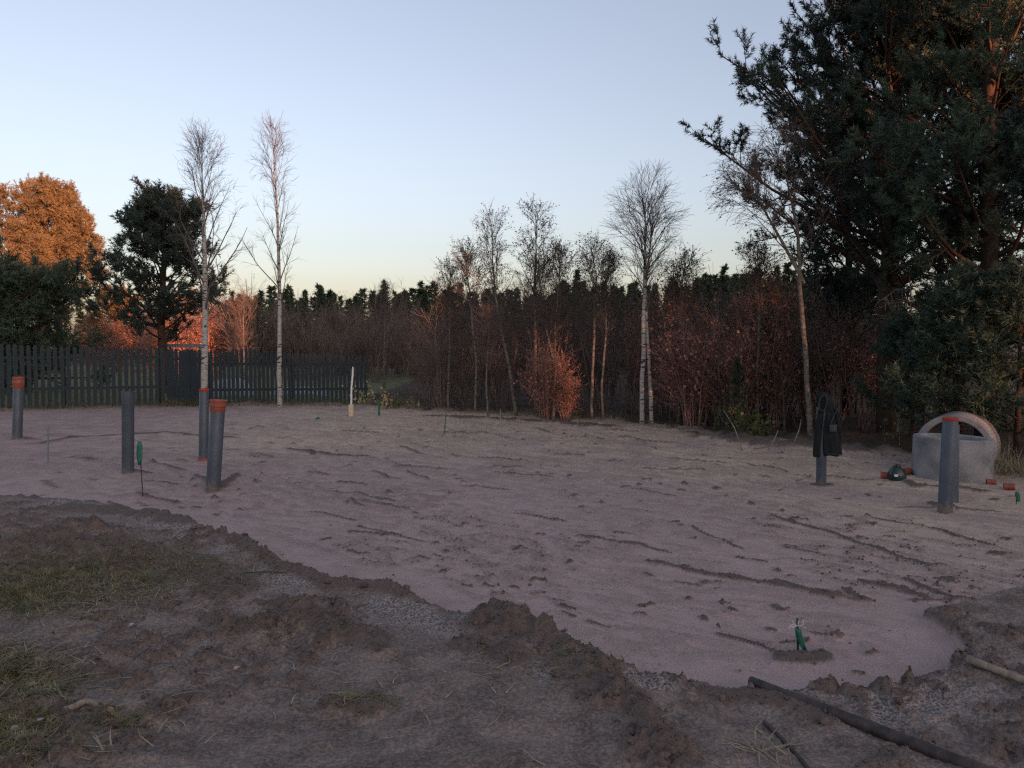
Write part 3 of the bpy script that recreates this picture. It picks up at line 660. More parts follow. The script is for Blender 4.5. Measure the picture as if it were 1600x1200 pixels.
# small spruce in the brush
b = base(1152, 14.6)
T = thing('young_spruce', b, 'small dark spruce with green leaves round it at the brush edge', 'tree')
obj('crown', spruce_mesh('crown', 15, 1.35, 0.42, 18, 9, 0.05, 0.055, 0.006, 22), T); T.children[0].data.transform(Matrix.Identity(4))

# birch with hanging twigs beside the big pine
b = base(1268, 13.2); pts = [(0, 0, -0.2)] + path([(1262, 560), (1252, 440), (1248, 360), (1232, 280), (1212, 232)], 13.2, b)
birch('birch_tree', 21, pts, [0.05, 0.043, 0.034, 0.026, 0.016, 0.005], 'leaning birch with hanging leafy twigs beside the forked pine', b, n1=20, t_low=0.42, L1=1.15, ang=(0.8, 0.5), up1=-0.01, n2=7, n3=4, L2=0.5, L3=0.26, droop=-0.14, leaf=1, lsize=0.035, bark='pale_bark',
      extra=[([(-0.15, 0, 2.6), (-0.5, 0.1, 3.3), (-0.85, 0.1, 3.9), (-1.1, 0.1, 4.3)], [0.03, 0.025, 0.015, 0.006])])
# twin birch in the middle
b = base(1003, 16.6); pts = [(0, 0, -0.2)] + path([(1006, 560), (1005, 470), (1007, 400), (1006, 355), (1004, 312)], 16.6, b)
birch('birch_tree', 22, pts, [0.055, 0.05, 0.045, 0.033, 0.018, 0.005], 'twin stemmed bare birch with white trunks and round pinkish crown', b, n1=26, t_low=0.46, L1=1.25, ang=(0.68, 0.5), up1=0.04, n2=8, n3=5, L2=0.5, L3=0.25, droop=-0.03, rmin=0.003,
      extra=[(path([(1018, 668), (1016, 600), (1011, 520), (1008, 450), (1014, 400), (1020, 350)], 16.6, b), [0.05, 0.045, 0.035, 0.03, 0.02, 0.006])], prof=lambda t: 1.0 * np.sqrt(np.clip(1 - ((t - 0.68) / 0.34) ** 2, 0.08, 1)))
# alders that still hold dark leaves
def alder(seed, d, pxs, r0, label, L1=1.0, leaf=3, n1=26, tl=0.42, bark='pale_bark', **k):
    b = base(pxs[0][0], d); pts = [(0, 0, -0.2)] + path(pxs[1:], d, b); n = len(pts)
    return birch('alder_tree', seed, pts, list(np.linspace(1, 0.12, n) * r0), label, b, bark=bark, n1=n1, t_low=tl, L1=L1, ang=(0.75, 0.45), up1=0.05, n2=7, n3=4, L2=0.42, L3=0.22, droop=0.0, leaf=leaf, lsize=0.034, rmin=0.003, **k)
alder(23, 18.6, [(808, 648), (798, 590), (782, 520), (774, 460), (770, 410), (768, 350)], 0.05, 'grey alder leaning from its base, tallest left of the taller leafy alder', 1.0, 2)
alder(24, 18.9, [(838, 650), (836, 560), (834, 470), (838, 420), (837, 335)], 0.055, 'straight leafy alder with the highest pointed crown in the thicket', 1.05, 3)
alder(25, 17.9, [(884, 656), (868, 590), (852, 520), (846, 470), (842, 425)], 0.04, 'slim alder leaning over the red glowing bush', 0.7, 2)
alder(26, 17.4, [(926, 660), (925, 580), (928, 480), (932, 440), (926, 395)], 0.04, 'thin alder with stunted crown beside the twin birch', 0.7, 2)
alder(27, 19.4, [(742, 646), (742, 560), (736, 480), (732, 440), (728, 402)], 0.035, 'short leafy alder where the thicket starts to rise', 0.8, 3)
alder(28, 20.2, [(700, 642), (702, 560), (700, 490), (704, 428)], 0.035, 'low leafy alder at the open end of the thicket', 0.7, 2)
alder(29, 17.2, [(944, 662), (940, 600), (948, 520), (944, 460), (952, 415)], 0.035, 'crooked alder close beside the twin birch', 0.7, 2)
alder(30, 16.8, [(1060, 672), (1062, 600), (1066, 500), (1064, 455), (1070, 420)], 0.035, 'slender alder just past the twin birch', 0.7, 2)
alder(31, 17.6, [(865, 652), (866, 600), (864, 520), (872, 440), (874, 405)], 0.03, 'thin straight alder behind the red glowing bush', 0.6, 3)
alder(32, 15.4, [(1186, 690), (1182, 600), (1186, 500), (1190, 450), (1182, 405)], 0.035, 'leafy alder behind the small spruce', 0.8, 3)
alder(33, 30.0, [(600, 640), (600, 560), (601, 500), (604, 460)], 0.06, 'pale bare tree standing in the open brush behind fence end', 1.2, 0, tl=0.3)
alder(34, 30.0, [(380, 640), (380, 560), (379, 500), (382, 470)], 0.05, 'pale bare tree behind the fence between the two birches', 1.0, 0, tl=0.35)
alder(35, 27.0, [(372, 640), (376, 600), (372, 545), (366, 520)], 0.035, 'pale leaning sapling behind fence near the first birch', 0.6, 0)
alder(36, 27.0, [(545, 640), (538, 570), (528, 530), (520, 505)], 0.03, 'pale leaning sapling above the fence end', 0.6, 0)
alder(37, 18.0, [(762, 648), (761, 600), (764, 540), (768, 500)], 0.028, 'thin pale pole sapling in front of the thicket', 0.5, 0)

# ------------------------------------------------------------------ shrubs and thicket
rng = np.random.default_rng(77)
SHRUB = [shrub_mesh('shrub', 100 + k, h, st, sp, 9, 5, mm, leafn=lf, rbase=rb) for k, (h, st, sp, mm, lf, rb) in enumerate([(3.0, 9, 0.30, 'twig', 0, 0.016), (2.6, 12, 0.45, 'twig', 0, 0.013), (3.4, 7, 0.25, 'twig', 0, 0.018), (2.4, 12, 0.30, 'twig_sunlit', 2, 0.012), (2.2, 12, 0.5, 'twig_sunlit', 2, 0.012), (1.9, 26, 0.32, 'twig_sunlit', 1, 0.013)])]
def shrub(px, d, k, s, label, group=None):
    b = base(px, d, -0.02); o = obj('bare_shrub', SHRUB[k], loc=tuple(b), rot=(0, 0, rng.random() * 6.28)); o.scale = (s, s, s * (0.9 + 0.2 * rng.random()))
    return tag(o, label, 'shrub', group)
shrub(690, 20.3, 1, 1.0, 'big bare many-stemmed shrub at the open end of the thicket')
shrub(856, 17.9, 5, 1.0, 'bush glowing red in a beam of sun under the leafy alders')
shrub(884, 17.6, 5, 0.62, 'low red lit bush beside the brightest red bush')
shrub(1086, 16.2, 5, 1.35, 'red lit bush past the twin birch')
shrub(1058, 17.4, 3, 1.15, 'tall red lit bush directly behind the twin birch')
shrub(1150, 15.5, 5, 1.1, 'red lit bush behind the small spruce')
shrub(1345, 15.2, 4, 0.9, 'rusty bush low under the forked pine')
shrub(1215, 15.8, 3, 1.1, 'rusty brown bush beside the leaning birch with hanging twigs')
GR = 'bare brown shrubs along the front of the thicket'; LB = 'bare brown shrub in the shaded front row of the thicket'
for px in range(655, 1320, 22):
    d = 21.0 - (px - 640) * 0.0078 + rng.random() * 1.6; shrub(px + rng.normal() * 8, d, int(rng.integers(0, 3)) if rng.random() < 0.9 else 3, 0.7 + 0.45 * rng.random(), LB, GR)
GR2 = 'bare brown shrubs behind the fence'; LB2 = 'bare brown shrub in the brush behind the fence'
for px in range(385, 660, 13):
    shrub(px + rng.normal() * 8, 34 + rng.random() * 9, int(rng.integers(0, 3)), 1.1 + 0.5 * rng.random(), LB2, GR2)
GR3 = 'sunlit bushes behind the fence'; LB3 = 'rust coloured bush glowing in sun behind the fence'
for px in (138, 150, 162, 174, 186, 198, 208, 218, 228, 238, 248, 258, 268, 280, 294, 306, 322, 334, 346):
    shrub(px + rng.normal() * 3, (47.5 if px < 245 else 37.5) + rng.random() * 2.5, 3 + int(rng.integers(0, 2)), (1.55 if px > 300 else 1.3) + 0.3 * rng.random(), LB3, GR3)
# thicket behind, one mass
def thicket(seed, n, area, h, m, zlow=0.0):
    r = np.random.default_rng(seed)
    x = area[0] + (area[1] - area[0]) * r.random(n); y = area[2] + (area[3] - area[2]) * r.random(n)
    y = y + np.maximum(0, -x) * 0.1
    z = gha(x, y); hh = h * (0.6 + 0.5 * r.random(n)); mm = 7
    p = np.stack([x, y, z - 0.05], 1); d = norm(np.stack([r.normal(0, 0.12, n), r.normal(0, 0.12, n), np.ones(n)], 1)); P = np.zeros((n, mm, 3))
    for k in range(mm):
        P[:, k] = p; p = p + d * (hh / (mm - 1))[:, None]; d = norm(d + r.normal(0, 0.06, (n, 3)))
    Rd = (0.022 * (0.5 + r.random(n)))[:, None] * np.linspace(1, 0.2, mm)[None]
    P2, R2, _ = grow(r, P, Rd, 10, 0.12, 1.0, 0.6, lambda t: 0.95 * (1.2 - 0.6 * t), 4, 0.06, 0.1, 0.5, 0.35, 0.005)
    P3, R3, _ = grow(r, P2, R2, 3, 0.15, 1.0, 0.6, 0.42, 3, 0.03, 0.1, 0.6, 0.5, 0.005)
    v, f = merge([tubes(P, Rd, 4), tubes(P2, R2, 3), tubes(P3, R3, 3)])
    return mesh_np('thicket', v, f, 4, M[m])
tag(obj('thicket', thicket(201, 360, (-2.5, 12, 21.5, 34), 3.2, 'twig_dark')), 'dense brown mass of bare saplings filling the wood', 'thicket', kind='stuff')
tag(obj('thicket', thicket(202, 300, (-12.5, 0, 38, 50), 3.4, 'twig')), 'brown mass of bare brush behind the fence', 'thicket', kind='stuff')
tag(obj('thicket', thicket(203, 100, (4.2, 9.5, 14.8, 20), 2.6, 'twig_dark')), 'rusty undergrowth under the forked pine', 'thicket', kind='stuff')

# ------------------------------------------------------------------ conifers on the skyline
SPR = [spruce_mesh('crown', 300 + k, 10, 1.7 + 0.25 * k, 26, 8, 0.04) for k in range(4)]
GS = 'conifers of the distant wood'; LS = 'dark conifer in the distant wood along the skyline'
def skyline(px):
    return np.interp(px, [-200, 340, 420, 500, 600, 680, 760, 860, 920, 1000, 1100, 1200, 1400, 1800], [450, 470, 462, 458, 455, 452, 458, 456, 448, 452, 436, 430, 425, 420])
def conifer(px, d, top):
    b = base(px, d); h = zat(top, d) - b[2]
    o = obj('conifer_tree', SPR[int(rng.integers(0, 4))], loc=tuple(b), rot=(0, 0, rng.random() * 6.28))
    wd = (0.6 + 0.45 * rng.random()) * min(1.3, h / 7); o.scale = (wd, wd, h / 10)
    return tag(o, LS, 'tree', GS)
for px in np.arange(330, 1330, 7.5):
    conifer(px + rng.normal() * 5, 68 + rng.random() * 14, skyline(px) + rng.normal() * 7)
for px in np.arange(340, 1400, 13.0):
    conifer(px + rng.normal() * 7, 55 + rng.random() * 8, skyline(px) + 10 + rng.normal() * 6)
for px in np.arange(680, 1600, 34.0):
    conifer(px + rng.normal() * 7, 38 + rng.random() * 5, skyline(px) + 42 + rng.normal() * 12)
for px in np.arange(-40, 340, 20.0):
    conifer(px + rng.normal() * 5, 62 + rng.random() * 12, 462 + rng.normal() * 8)
for px, top in ((902, 424), (880, 440), (1130, 418), (1160, 430)):
    conifer(px, 44, top)

# ------------------------------------------------------------------ fence
def fence_run(label, A, B_, hA, hB, pitch, wd, name='picket_fence', cat='fence', z0=0.04, rails=(0.32, 0.82), off=0.0):
    A = np.array(A); B_ = np.array(B_); L = np.hypot(*(B_ - A)[:2]); dirv = (B_ - A)[:2] / L; ang = math.atan2(dirv[1], dirv[0])
    T = thing(name, (A[0], A[1], 0), label, cat, rz=ang)
    n = int(L / pitch); r = random.Random(5 + n)
    w2 = wd / 2; th = 0.02
    def picket():
        m = MB(); H = 1.0; pts = [(-w2, 0), (w2, 0), (w2, H - 0.035), (w2 * 0.55, H), (-w2 * 0.55, H), (-w2, H - 0.035)]
        v = [(x, -th / 2, z) for x, z in pts] + [(x, th / 2, z) for x, z in pts]; k = len(pts)
        m.add(v, [tuple(range(k)), tuple(range(2 * k - 1, k - 1, -1))] + [(i, i + k, (i + 1) % k + k, (i + 1) % k) for i in range(k)])
        return m.mesh('picket', M['fence'])
    pm = picket()
    for i in range(n + 1):
        s = i * pitch; t = s / L; gx, gy = A[0] + dirv[0] * s, A[1] + dirv[1] * s
        g = GHF(gx, gy); hh = hA + (hB - hA) * t
        o = obj('picket', pm, T, (s, -0.035 + r.uniform(-.004, .004), g + z0), (r.gauss(0, .004), r.gauss(0, .006), 0)); o.scale = (r.uniform(0.95, 1.04), 1, hh - z0 + r.uniform(-.012, .012))
    for q in rails:
        m = MB(); m.box((L / 2, 0, 0), (L, 0.04, 0.07)); m.build('rail', M['fence'], T).location = (0, 0, GHF(A[0] + dirv[0] * L / 2, A[1] + dirv[1] * L / 2) + q * (hA + hB) / 2)
    for s in np.arange(0.0, L + 0.1, 2.4):
        m = MB(); m.box((0, 0, 0), (0.08, 0.07, 1.9)); g = GHF(A[0] + dirv[0] * s, A[1] + dirv[1] * s)
        m.build('post', M['fence'], T).location = (s, 0.06, g + (hA + (hB - hA) * s / L) - 0.05 - 0.95)
    return T
def GHF(x, y): return gh(x, y)
F0, F1, F2, F3 = FENCE
fence_run('dark slate green picket fence run under the green pines', F0, F1, 1.78, 1.66, 0.158, 0.098)
fence_run('solid close-boarded gate panel in the fence beside the white birch', F1 + np.array([0.06, 0.02, 0]), F2 - np.array([0.06, 0, 0]), 1.64, 1.60, 0.112, 0.108, 'board_gate', 'gate')
fence_run('dark blue picket fence run ending at the brush', F2, F3, 1.58, 1.42, 0.122, 0.082, rails=(0.30, 0.80))
# things behind the fence seen through and over it
p = base(290, 28.5); T = thing('garden_frame', p, 'blue grey board on posts showing above the gate', 'frame')
m = MB(); m.box((0, 0, zat(540, 28.5) - p[2]), (1.2, 0.5, 0.12)); m.build('board', M['bluegrey'], T)
for sx in (-0.55, 0.55):
    m = MB(); m.box((sx, 0, (zat(540, 28.5) - p[2]) / 2 - 0.03), (0.06, 0.06, zat(540, 28.5) - p[2] - 0.06)); m.build('post', M['wood_grey'], T)
def heap(name, loc, sx, sy, h, m, seed, label, cat):
    r = np.random.default_rng(seed); n, k = 26, 9; mb = MB(); v = []
    for j in range(k):
        a = j / (k - 1) * math.pi / 2
        for i in range(n):
            g = i / n * 2 * math.pi; wv = 1 + 0.12 * math.sin(3 * g + seed) + 0.07 * math.sin(7 * g) + r.normal() * 0.02
            v.append((math.cos(a) ** 0.6 * math.cos(g) * sx * wv, math.cos(a) ** 0.6 * math.sin(g) * sy * wv, math.sin(a) * h * (1 + 0.1 * math.sin(4 * g + j)) - 0.05))
    f = [(j * n + i, j * n + (i + 1) % n, (j + 1) * n + (i + 1) % n, (j + 1) * n + i) for j in range(k - 1) for i in range(n)]
    mb.add(v, f); o = mb.build(name, m, None, True); o.location = tuple(loc); return tag(o, label, cat)
heap('tarp_heap', base(362, 25.6), 0.8, 0.4, 0.62, M['tarp'], 3, 'pale tarpaulin covered heap glimpsed through the pickets by the gate', 'tarp')
heap('tarp_heap', base(470, 26.0), 1.1, 0.4, 0.34, M['tarp'], 4, 'low pale tarpaulin heap glimpsed through the pickets near the second birch', 'tarp')

# ------------------------------------------------------------------ upright pipes
def pipe(pb, pt, dia, label, cap=None, capz=0.0, red_foot=False, d=None, hgt=None):
    q = gp(*pb); topd = q[1]
    tp = atd(pt[0], pt[1], topd); ln = math.hypot(tp[0] - q[0], tp[2] - q[2]); lean = math.atan2(tp[0] - q[0], tp[2] - q[2])
    T = thing('upright_pipe', q - np.array([0, 0, 0.0]), label, 'pipe', 'grey plastic pipes standing in the sand'); T.rotation_euler = (0.0, lean, 0)
    r = dia / 2; ln -= (capz if cap == 'collar' else 0)
    prof = [(r, -0.12), (r, ln - 0.004), (r - 0.002, ln), (r - 0.007, ln), (r - 0.009, ln - 0.004), (r - 0.009, -0.12)]
    if cap is None: prof = [(r, -0.12), (r, ln - 0.10), (r + 0.006, ln - 0.085), (r + 0.006, ln - 0.01), (r + 0.009, ln - 0.006), (r + 0.009, ln), (r - 0.003, ln), (r - 0.003, ln - 0.3), (r - 0.009, ln - 0.31), (r - 0.009, -0.12)]
    m = MB(); m.lathe(prof, 32, True); autosmooth(m.build('tube', M['pipe'], T), 35)
    if cap == 'collar':
        h = capz; m = MB(); a = r + 0.002
        m.lathe([(0.0, ln - 0.02), (a, ln - 0.02), (a + 0.004, ln - 0.012), (a + 0.004, ln + h * 0.28), (a + 0.010, ln + h * 0.34), (a + 0.010, ln + h * 0.55), (a + 0.006, ln + h * 0.6), (a + 0.006, ln + h * 0.8), (a + 0.013, ln + h * 0.84), (a + 0.013, ln + h), (a + 0.004, ln + h), (a, ln + h - 0.03), (0.0, ln + h - 0.03)], 32)
        autosmooth(m.build('cap', M['orange'], T), 35)
    if cap == 'plug':
        m = MB(); m.lathe([(0.0, ln - 0.01), (r + 0.001, ln - 0.01), (r + 0.004, ln - 0.004), (r + 0.004, ln + capz), (r - 0.004, ln + capz + 0.004), (r - 0.012, ln + capz - 0.006), (0.0, ln + capz - 0.006)], 32)
        autosmooth(m.build('cap', M['red'], T), 35)
    if red_foot:
        m = MB(); m.lathe([(r + 0.001, -0.1), (r + 0.012, -0.1), (r + 0.012, 0.03), (r + 0.008, 0.04), (r + 0.001, 0.04)], 28, True); autosmooth(m.build('foot_collar', M['red'], T), 35)
    return q, lean, ln
pipe((27, 684), (29, 589), 0.165, 'grey upright pipe with orange cap standing before the fence, farthest from the birches', 'collar', 0.19)
pipe((200, 736), (200, 612), 0.150, 'grey upright pipe with open top and no cap beside a green ribbon stake')
pipe((318, 720), (319, 611), 0.135, 'grey upright pipe with thin red plug, in line with white birch trunk', 'plug', 0.03, True)
pipe((333, 761), (341, 625), 0.160, 'leaning grey upright pipe with ribbed orange cap, thickest of the four', 'collar', 0.11)
JQ, JL, JH = pipe((1283, 759), (1284, 636), 0.115, 'grey upright pipe under the hanging black jacket')
pipe((1477, 794), (1485, 656), 0.138, 'grey upright pipe with red plug in front of the concrete rings', 'plug', 0.02)
pipe((1489, 784), (1490, 664), 0.110, 'thinner grey upright pipe hiding behind red plugged pipe at concrete ring', 'plug', 0.0)

# ------------------------------------------------------------------ jacket hung over the pipe
def jacket():
    T = thing('hooded_jacket', JQ, 'black hooded jacket hung by its hood over an upright pipe', 'jacket')
    S_ = JQ[1] / 1200.0
    def loc(px, py): return ((px - 1283) * S_, (759 - py) * S_)
    def loft(name, rings, m, n=28, seed=1, fold=0.012, close_top=True):
        r = np.random.default_rng(seed); v = []; f = []; ph = r.random(4) * 6
        for j, (cx, cy, cz, rx, ry) in enumerate(rings):
            for i in range(n):
                g = i / n * 2 * math.pi; t = j / (len(rings) - 1)
                fo = 1 + (fold / max(rx, .02)) * (math.sin(5 * g + ph[0] + 2 * t) + 0.7 * math.sin(9 * g + ph[1] - 3 * t) + 0.5 * math.sin(3 * g + ph[2] + 5 * t)) * (0.4 + t)
                v.append((cx + math.cos(g) * rx * fo, cy + math.sin(g) * ry * fo, cz + 0.006 * math.sin(4 * g + ph[3])))
        k = len(rings)
        for j in range(k - 1):
            for i in range(n): f.append((j * n + i, j * n + (i + 1) % n, (j + 1) * n + (i + 1) % n, (j + 1) * n + i))
        if close_top: f.append(tuple(range(n)))
        m_ = MB(); m_.add(v, f); o = m_.build(name, m, T, True)
        s = o.modifiers.new('thick', 'SOLIDIFY'); s.thickness = 0.006; s.offset = 1
        b_ = o.modifiers.new('sub', 'SUBSURF'); b_.levels = 1; b_.render_levels = 1
        return o
    def rg(pl, pr, py, ry, cy=0.0):
        a, z = loc(pl, py); b2, _ = loc(pr, py); return ((a + b2) / 2, cy, z, (b2 - a) / 2, ry)
    loft('body', [rg(1284, 1299, 634, 0.05), rg(1282, 1302, 640, 0.07), rg(1281, 1304, 650, 0.085), rg(1280, 1306, 662, 0.09), rg(1280, 1308, 675, 0.095), rg(1281, 1310, 690, 0.10), rg(1282, 1311, 702, 0.105), rg(1283, 1312, 711, 0.105)], M['jacket'], seed=3)
    loft('hood', [rg(1276, 1284, 611, 0.03), rg(1273, 1292, 614, 0.055), rg(1273, 1297, 621, 0.07), rg(1275, 1301, 630, 0.075), rg(1279, 1302, 638, 0.07), rg(1281, 1301, 645, 0.06)], M['jacket'], seed=5, fold=0.007)
    x, z = loc(1280, 625)
    loft('sleeve', [rg(1274, 1283, 640, 0.035, -0.05), rg(1272, 1283, 652, 0.045, -0.05), rg(1270, 1281, 670, 0.045, -0.03), rg(1269, 1280, 690, 0.045, -0.02), rg(1268, 1279, 706, 0.04, -0.02), rg(1269, 1278, 713, 0.038, -0.02)], M['jacket'], 16, 7, 0.006)
    loft('sleeve', [rg(1297, 1304, 640, 0.035, -0.03), rg(1299, 1308, 652, 0.04, -0.03), rg(1302, 1312, 668, 0.04, -0.02), rg(1304, 1314, 680, 0.035, 0.0), rg(1305, 1313, 690, 0.03, 0.02)], M['jacket'], 16, 9, 0.005)
    # shoulder yoke panel and hem band, proud of the body
    def panel(name, pl, pr, top, bot, m, dy):
        mb = MB(); n = 6; v = []
        for j in range(4):
            t = j / 3; py = top + (bot - top) * t
            for i in range(n):
                s = i / (n - 1); x, z = loc(pl + (pr - pl) * s, py); v.append((x, dy - 0.012 * math.sin(s * math.pi) + 0.004 * math.sin(6 * s + 4 * t), z))
        mb.add(v, [(j * n + i, j * n + i + 1, (j + 1) * n + i + 1, (j + 1) * n + i) for j in range(3) for i in range(n - 1)])
        o = mb.build(name, m, T, True); s = o.modifiers.new('thick', 'SOLIDIFY'); s.thickness = 0.006
    m = MB(); hp = []; hv = []
    for i in range(16):
        g = i / 16 * 2 * math.pi; x, z = loc(1279 + 5.2 * math.cos(g) + 1.5 * math.sin(g), 628 - 12 * math.sin(g)); hp.append((x, -0.082 - 0.012 * math.cos(g), z))
    m.tube(hp + hp[:1], 0.007, 6, cap=False); m.build('hood_rim', M['jacket_grey'], T, True)
    m = MB(); m.add([(p[0], p[1] + 0.003, p[2]) for p in hp], [tuple(range(16))]); o = m.build('hood_opening_shade', M['dark'], T); sd = o.modifiers.new('thick', 'SOLIDIFY'); sd.thickness = 0.004  # dark disc standing in for the shade inside the hood
    m = MB(); pa, pb, pc = loc(1303, 637), loc(1295, 648), loc(1290, 660); m.tube([(pa[0], -0.06, pa[1]), (pb[0], -0.098, pb[1]), (pc[0], -0.108, pc[1])], 0.006, 6); m.build('strap', M['jacket_grey'], T)
    panel('back_panel', 1288, 1300, 661, 673, M['jacket_grey'], -0.105)
    m = MB(); pts = []
    for i in range(14):
        s = i / 13; x, z = loc(1283 + 29 * s, 706 + 2.5 * s); pts.append((x, -0.112 * math.sin(math.pi * (0.12 + 0.76 * s)) - 0.008, z))
    m.tube(pts, 0.005, 6); m.build('hem_cord', M['jacket_grey'], T)
    m = MB(); p0 = loc(1281, 638); p1 = loc(1279, 668); m.tube([(p0[0], -0.098, p0[1]), ((p0[0] + p1[0]) / 2 - .004, -0.105, (p0[1] + p1[1]) / 2), (p1[0], -0.09, p1[1])], 0.008, 6); m.build('zip_placket', M['jacket_grey'], T)
jacket()

# ------------------------------------------------------------------ concrete rings
def ring(name, ro, ri, h, loc, rot, label):
    m = MB(); c = 0.012
    m.lathe([(ro - c, 0), (ro, c), (ro, h - c), (ro - c, h), (ri + c, h), (ri, h - c), (ri, c), (ri + c, 0)], 72, True)
    o = m.build(name, M['concrete']); autosmooth(o, 30); o.location = tuple(map(float, loc)); o.rotation_euler = rot
    return tag(o, label, 'concrete ring', 'concrete well rings')
q = gp(1483, 756); q[1] += 0.50; q[0] = atd(1486, 700, q[1])[0]
RO = (1547 - 1422) / 1200 * q[1] / 2 * 0.90
rt = zat(685, q[1] - RO * 0.4)
ring('concrete_ring', RO, RO - 0.085, 0.90, (q[0], q[1], rt - 0.90), (R(0), R(1.6), 0), 'grey concrete well ring standing upright, half sunk behind the pipes')
y2 = q[1] + RO + 0.28; cx = atd(1490, 700, y2)[0]; ro2 = (1550 - 1436) / 1200 * y2 / 2 * 0.98
zt = zat(648, y2); 
rr_ = ring('concrete_ring', ro2, ro2 - 0.085, 0.78, (cx, y2, zt - ro2), (R(90), 0, R(-9)), 'concrete well ring standing on edge, its arch rising behind the other')
rr_.rotation_euler = (R(-90), 0, R(-37))

# ------------------------------------------------------------------ plastic bits by the rings
def stub(px, py, dia, ln, az, label, ribs=True):
    q = gp(px, py); r = dia / 2; m = MB()
    prof = [(r - 0.006, 0), (r + 0.004, 0), (r + 0.004, 0.03), (r, 0.035)]
    z = 0.035
    while ribs and z < ln - 0.03:
        prof += [(r, z + 0.012), (r + 0.004, z + 0.014), (r + 0.004, z + 0.02), (r, z + 0.022)]; z += 0.022
    prof += [(r, ln), (r - 0.006, ln)]
    m.lathe(prof, 24, True); o = m.build('orange_pipe_piece', M['orange']); autosmooth(o, 35)
    o.location = (q[0], q[1], q[2] + r * 0.85); o.rotation_euler = (R(90), 0, az)
    return tag(o, label, 'pipe piece', 'orange pipe offcuts')
stub(1376, 747, 0.085, 0.15, R(60), 'short orange pipe piece lying beside the dark green bundle')
stub(1541, 757, 0.07, 0.10, R(70), 'orange pipe piece half hidden at the foot of the concrete ring')
stub(1568, 764, 0.075, 0.11, R(65), 'loose orange pipe piece by the dry grass')
stub(1411, 741, 0.08, 0.14, R(120), 'orange pipe piece behind the dark green bundle')
# dark green bundle
q = gp(1402, 748); T = thing('plastic_bundle', q, 'dark green plastic bundle with white sticker beside concrete ring', 'bundle')
m = MB(); n = 18; v = []; prof = [(0.095, 0.09, -0.02), (0.112, 0.10, 0.02), (0.105, 0.09, 0.07), (0.082, 0.075, 0.11), (0.05, 0.05, 0.145), (0.02, 0.025, 0.165)]
for j, (rx, ry, z) in enumerate(prof):
    for i in range(n):
        g = i / n * 6.2832; v.append((rx * math.cos(g) * (1 + 0.06 * math.sin(3 * g + j)) - 0.012 * j * 0.4, ry * math.sin(g) * (1 + 0.05 * math.sin(5 * g)), z))
m.add(v, [(j * n + i, j * n + (i + 1) % n, (j + 1) * n + (i + 1) % n, (j + 1) * n + i) for j in range(len(prof) - 1) for i in range(n)] + [tuple(range((len(prof) - 1) * n, len(prof) * n))])
m.build('bag', M['dark_green'], T, True)
m = MB(); m.box((-0.06, -0.092, 0.055), (0.04, 0.008, 0.028), Matrix.Rotation(R(-22), 3, 'Z')); m.build('sticker', M['white'], T)
m = MB(); m.tube([(-0.05, -0.02, 0.13), (-0.03, -0.03, 0.175), (0.01, -0.03, 0.18), (0.03, -0.02, 0.14)], 0.007, 6); m.build('handle', M['dark_green'], T)
q = gp(1412, 749); heap('white_rag', q, 0.06, 0.035, 0.035, M['white'], 5, 'small white scrap lying beside the dark green bundle', 'scrap')

# ------------------------------------------------------------------ stakes and poles
def stake(pb, pt, wd, label, mt='wood_grey', ribbon=None, name='survey_stake', cat='stake', d=None):
    q = gp(*pb); tp = atd(pt[0], pt[1], q[1]); dx, dz = tp[0] - q[0], tp[2] - q[2]
    T = thing(name, q, label, cat); m = MB(); k = wd / 2
    m.tube([(-dx * 0.2, 0, -0.08), (dx * 0.5, 0, dz * 0.5), (dx, 0, dz)], [k, k, k * 0.9], 5); m.build('shaft', M[mt], T)
    if ribbon:
        w0, t0, t1, bend = ribbon; mb = MB(); n = 7; v = []
        for j in range(n):
            t = j / (n - 1); z = dz * (t0 + (t1 - t0) * t); ww = w0 * (0.35 + 0.65 * math.sin(math.pi * (0.15 + 0.75 * t)))
            for i in range(4):
                s = i / 3 - 0.5; v.append((dx * (t0 + (t1 - t0) * t) + s * ww + bend * t * t, -k - 0.008 - 0.012 * math.sin(3 * s + 3 * t + i), z))
        mb.add(v, [(j * 4 + i, j * 4 + i + 1, j * 4 + i + 5, j * 4 + i + 4) for j in range(n - 1) for i in range(3)])
        o = mb.build('ribbon', M['green_plastic'], T, True); s = o.modifiers.new('thick', 'SOLIDIFY'); s.thickness = 0.003
    return T, q, dx, dz
stake((75, 723), (75, 664), 0.022, 'thin grey stake standing alone in sand between two left pipes', 'bluegrey')
stake((223, 776), (218, 690), 0.012, 'thin rod with green ribbon flag beside the uncapped pipe', 'wood_wet', (0.065, 1.0, 0.58, 0.0))
stake((694, 680), (697, 645), 0.022, 'thin teal rod in the sand before the big bare shrub', 'green_plastic')
stake((497, 655), (497, 640), 0.014, 'tiny stake low in the sand before the second birch', 'wood_grey', (0.10, 0.2, -0.05, -0.05))
stake((592, 649), (592, 626), 0.055, 'short teal post at the edge of the brush past the white pole', 'green_plastic')
stake((782, 656), (782, 640), 0.035, 'short grey stub at the foot of the leaning alder', 'wood_grey')
stake((955, 668), (955, 648), 0.012, 'thin short rod at sand edge before the twin birch', 'wood_grey')
stake((1588, 785), (1589, 768), 0.012, 'tiny green tagged peg at picture edge by the dry grass', 'green_plastic', (0.05, 1.0, 0.1, 0.01))
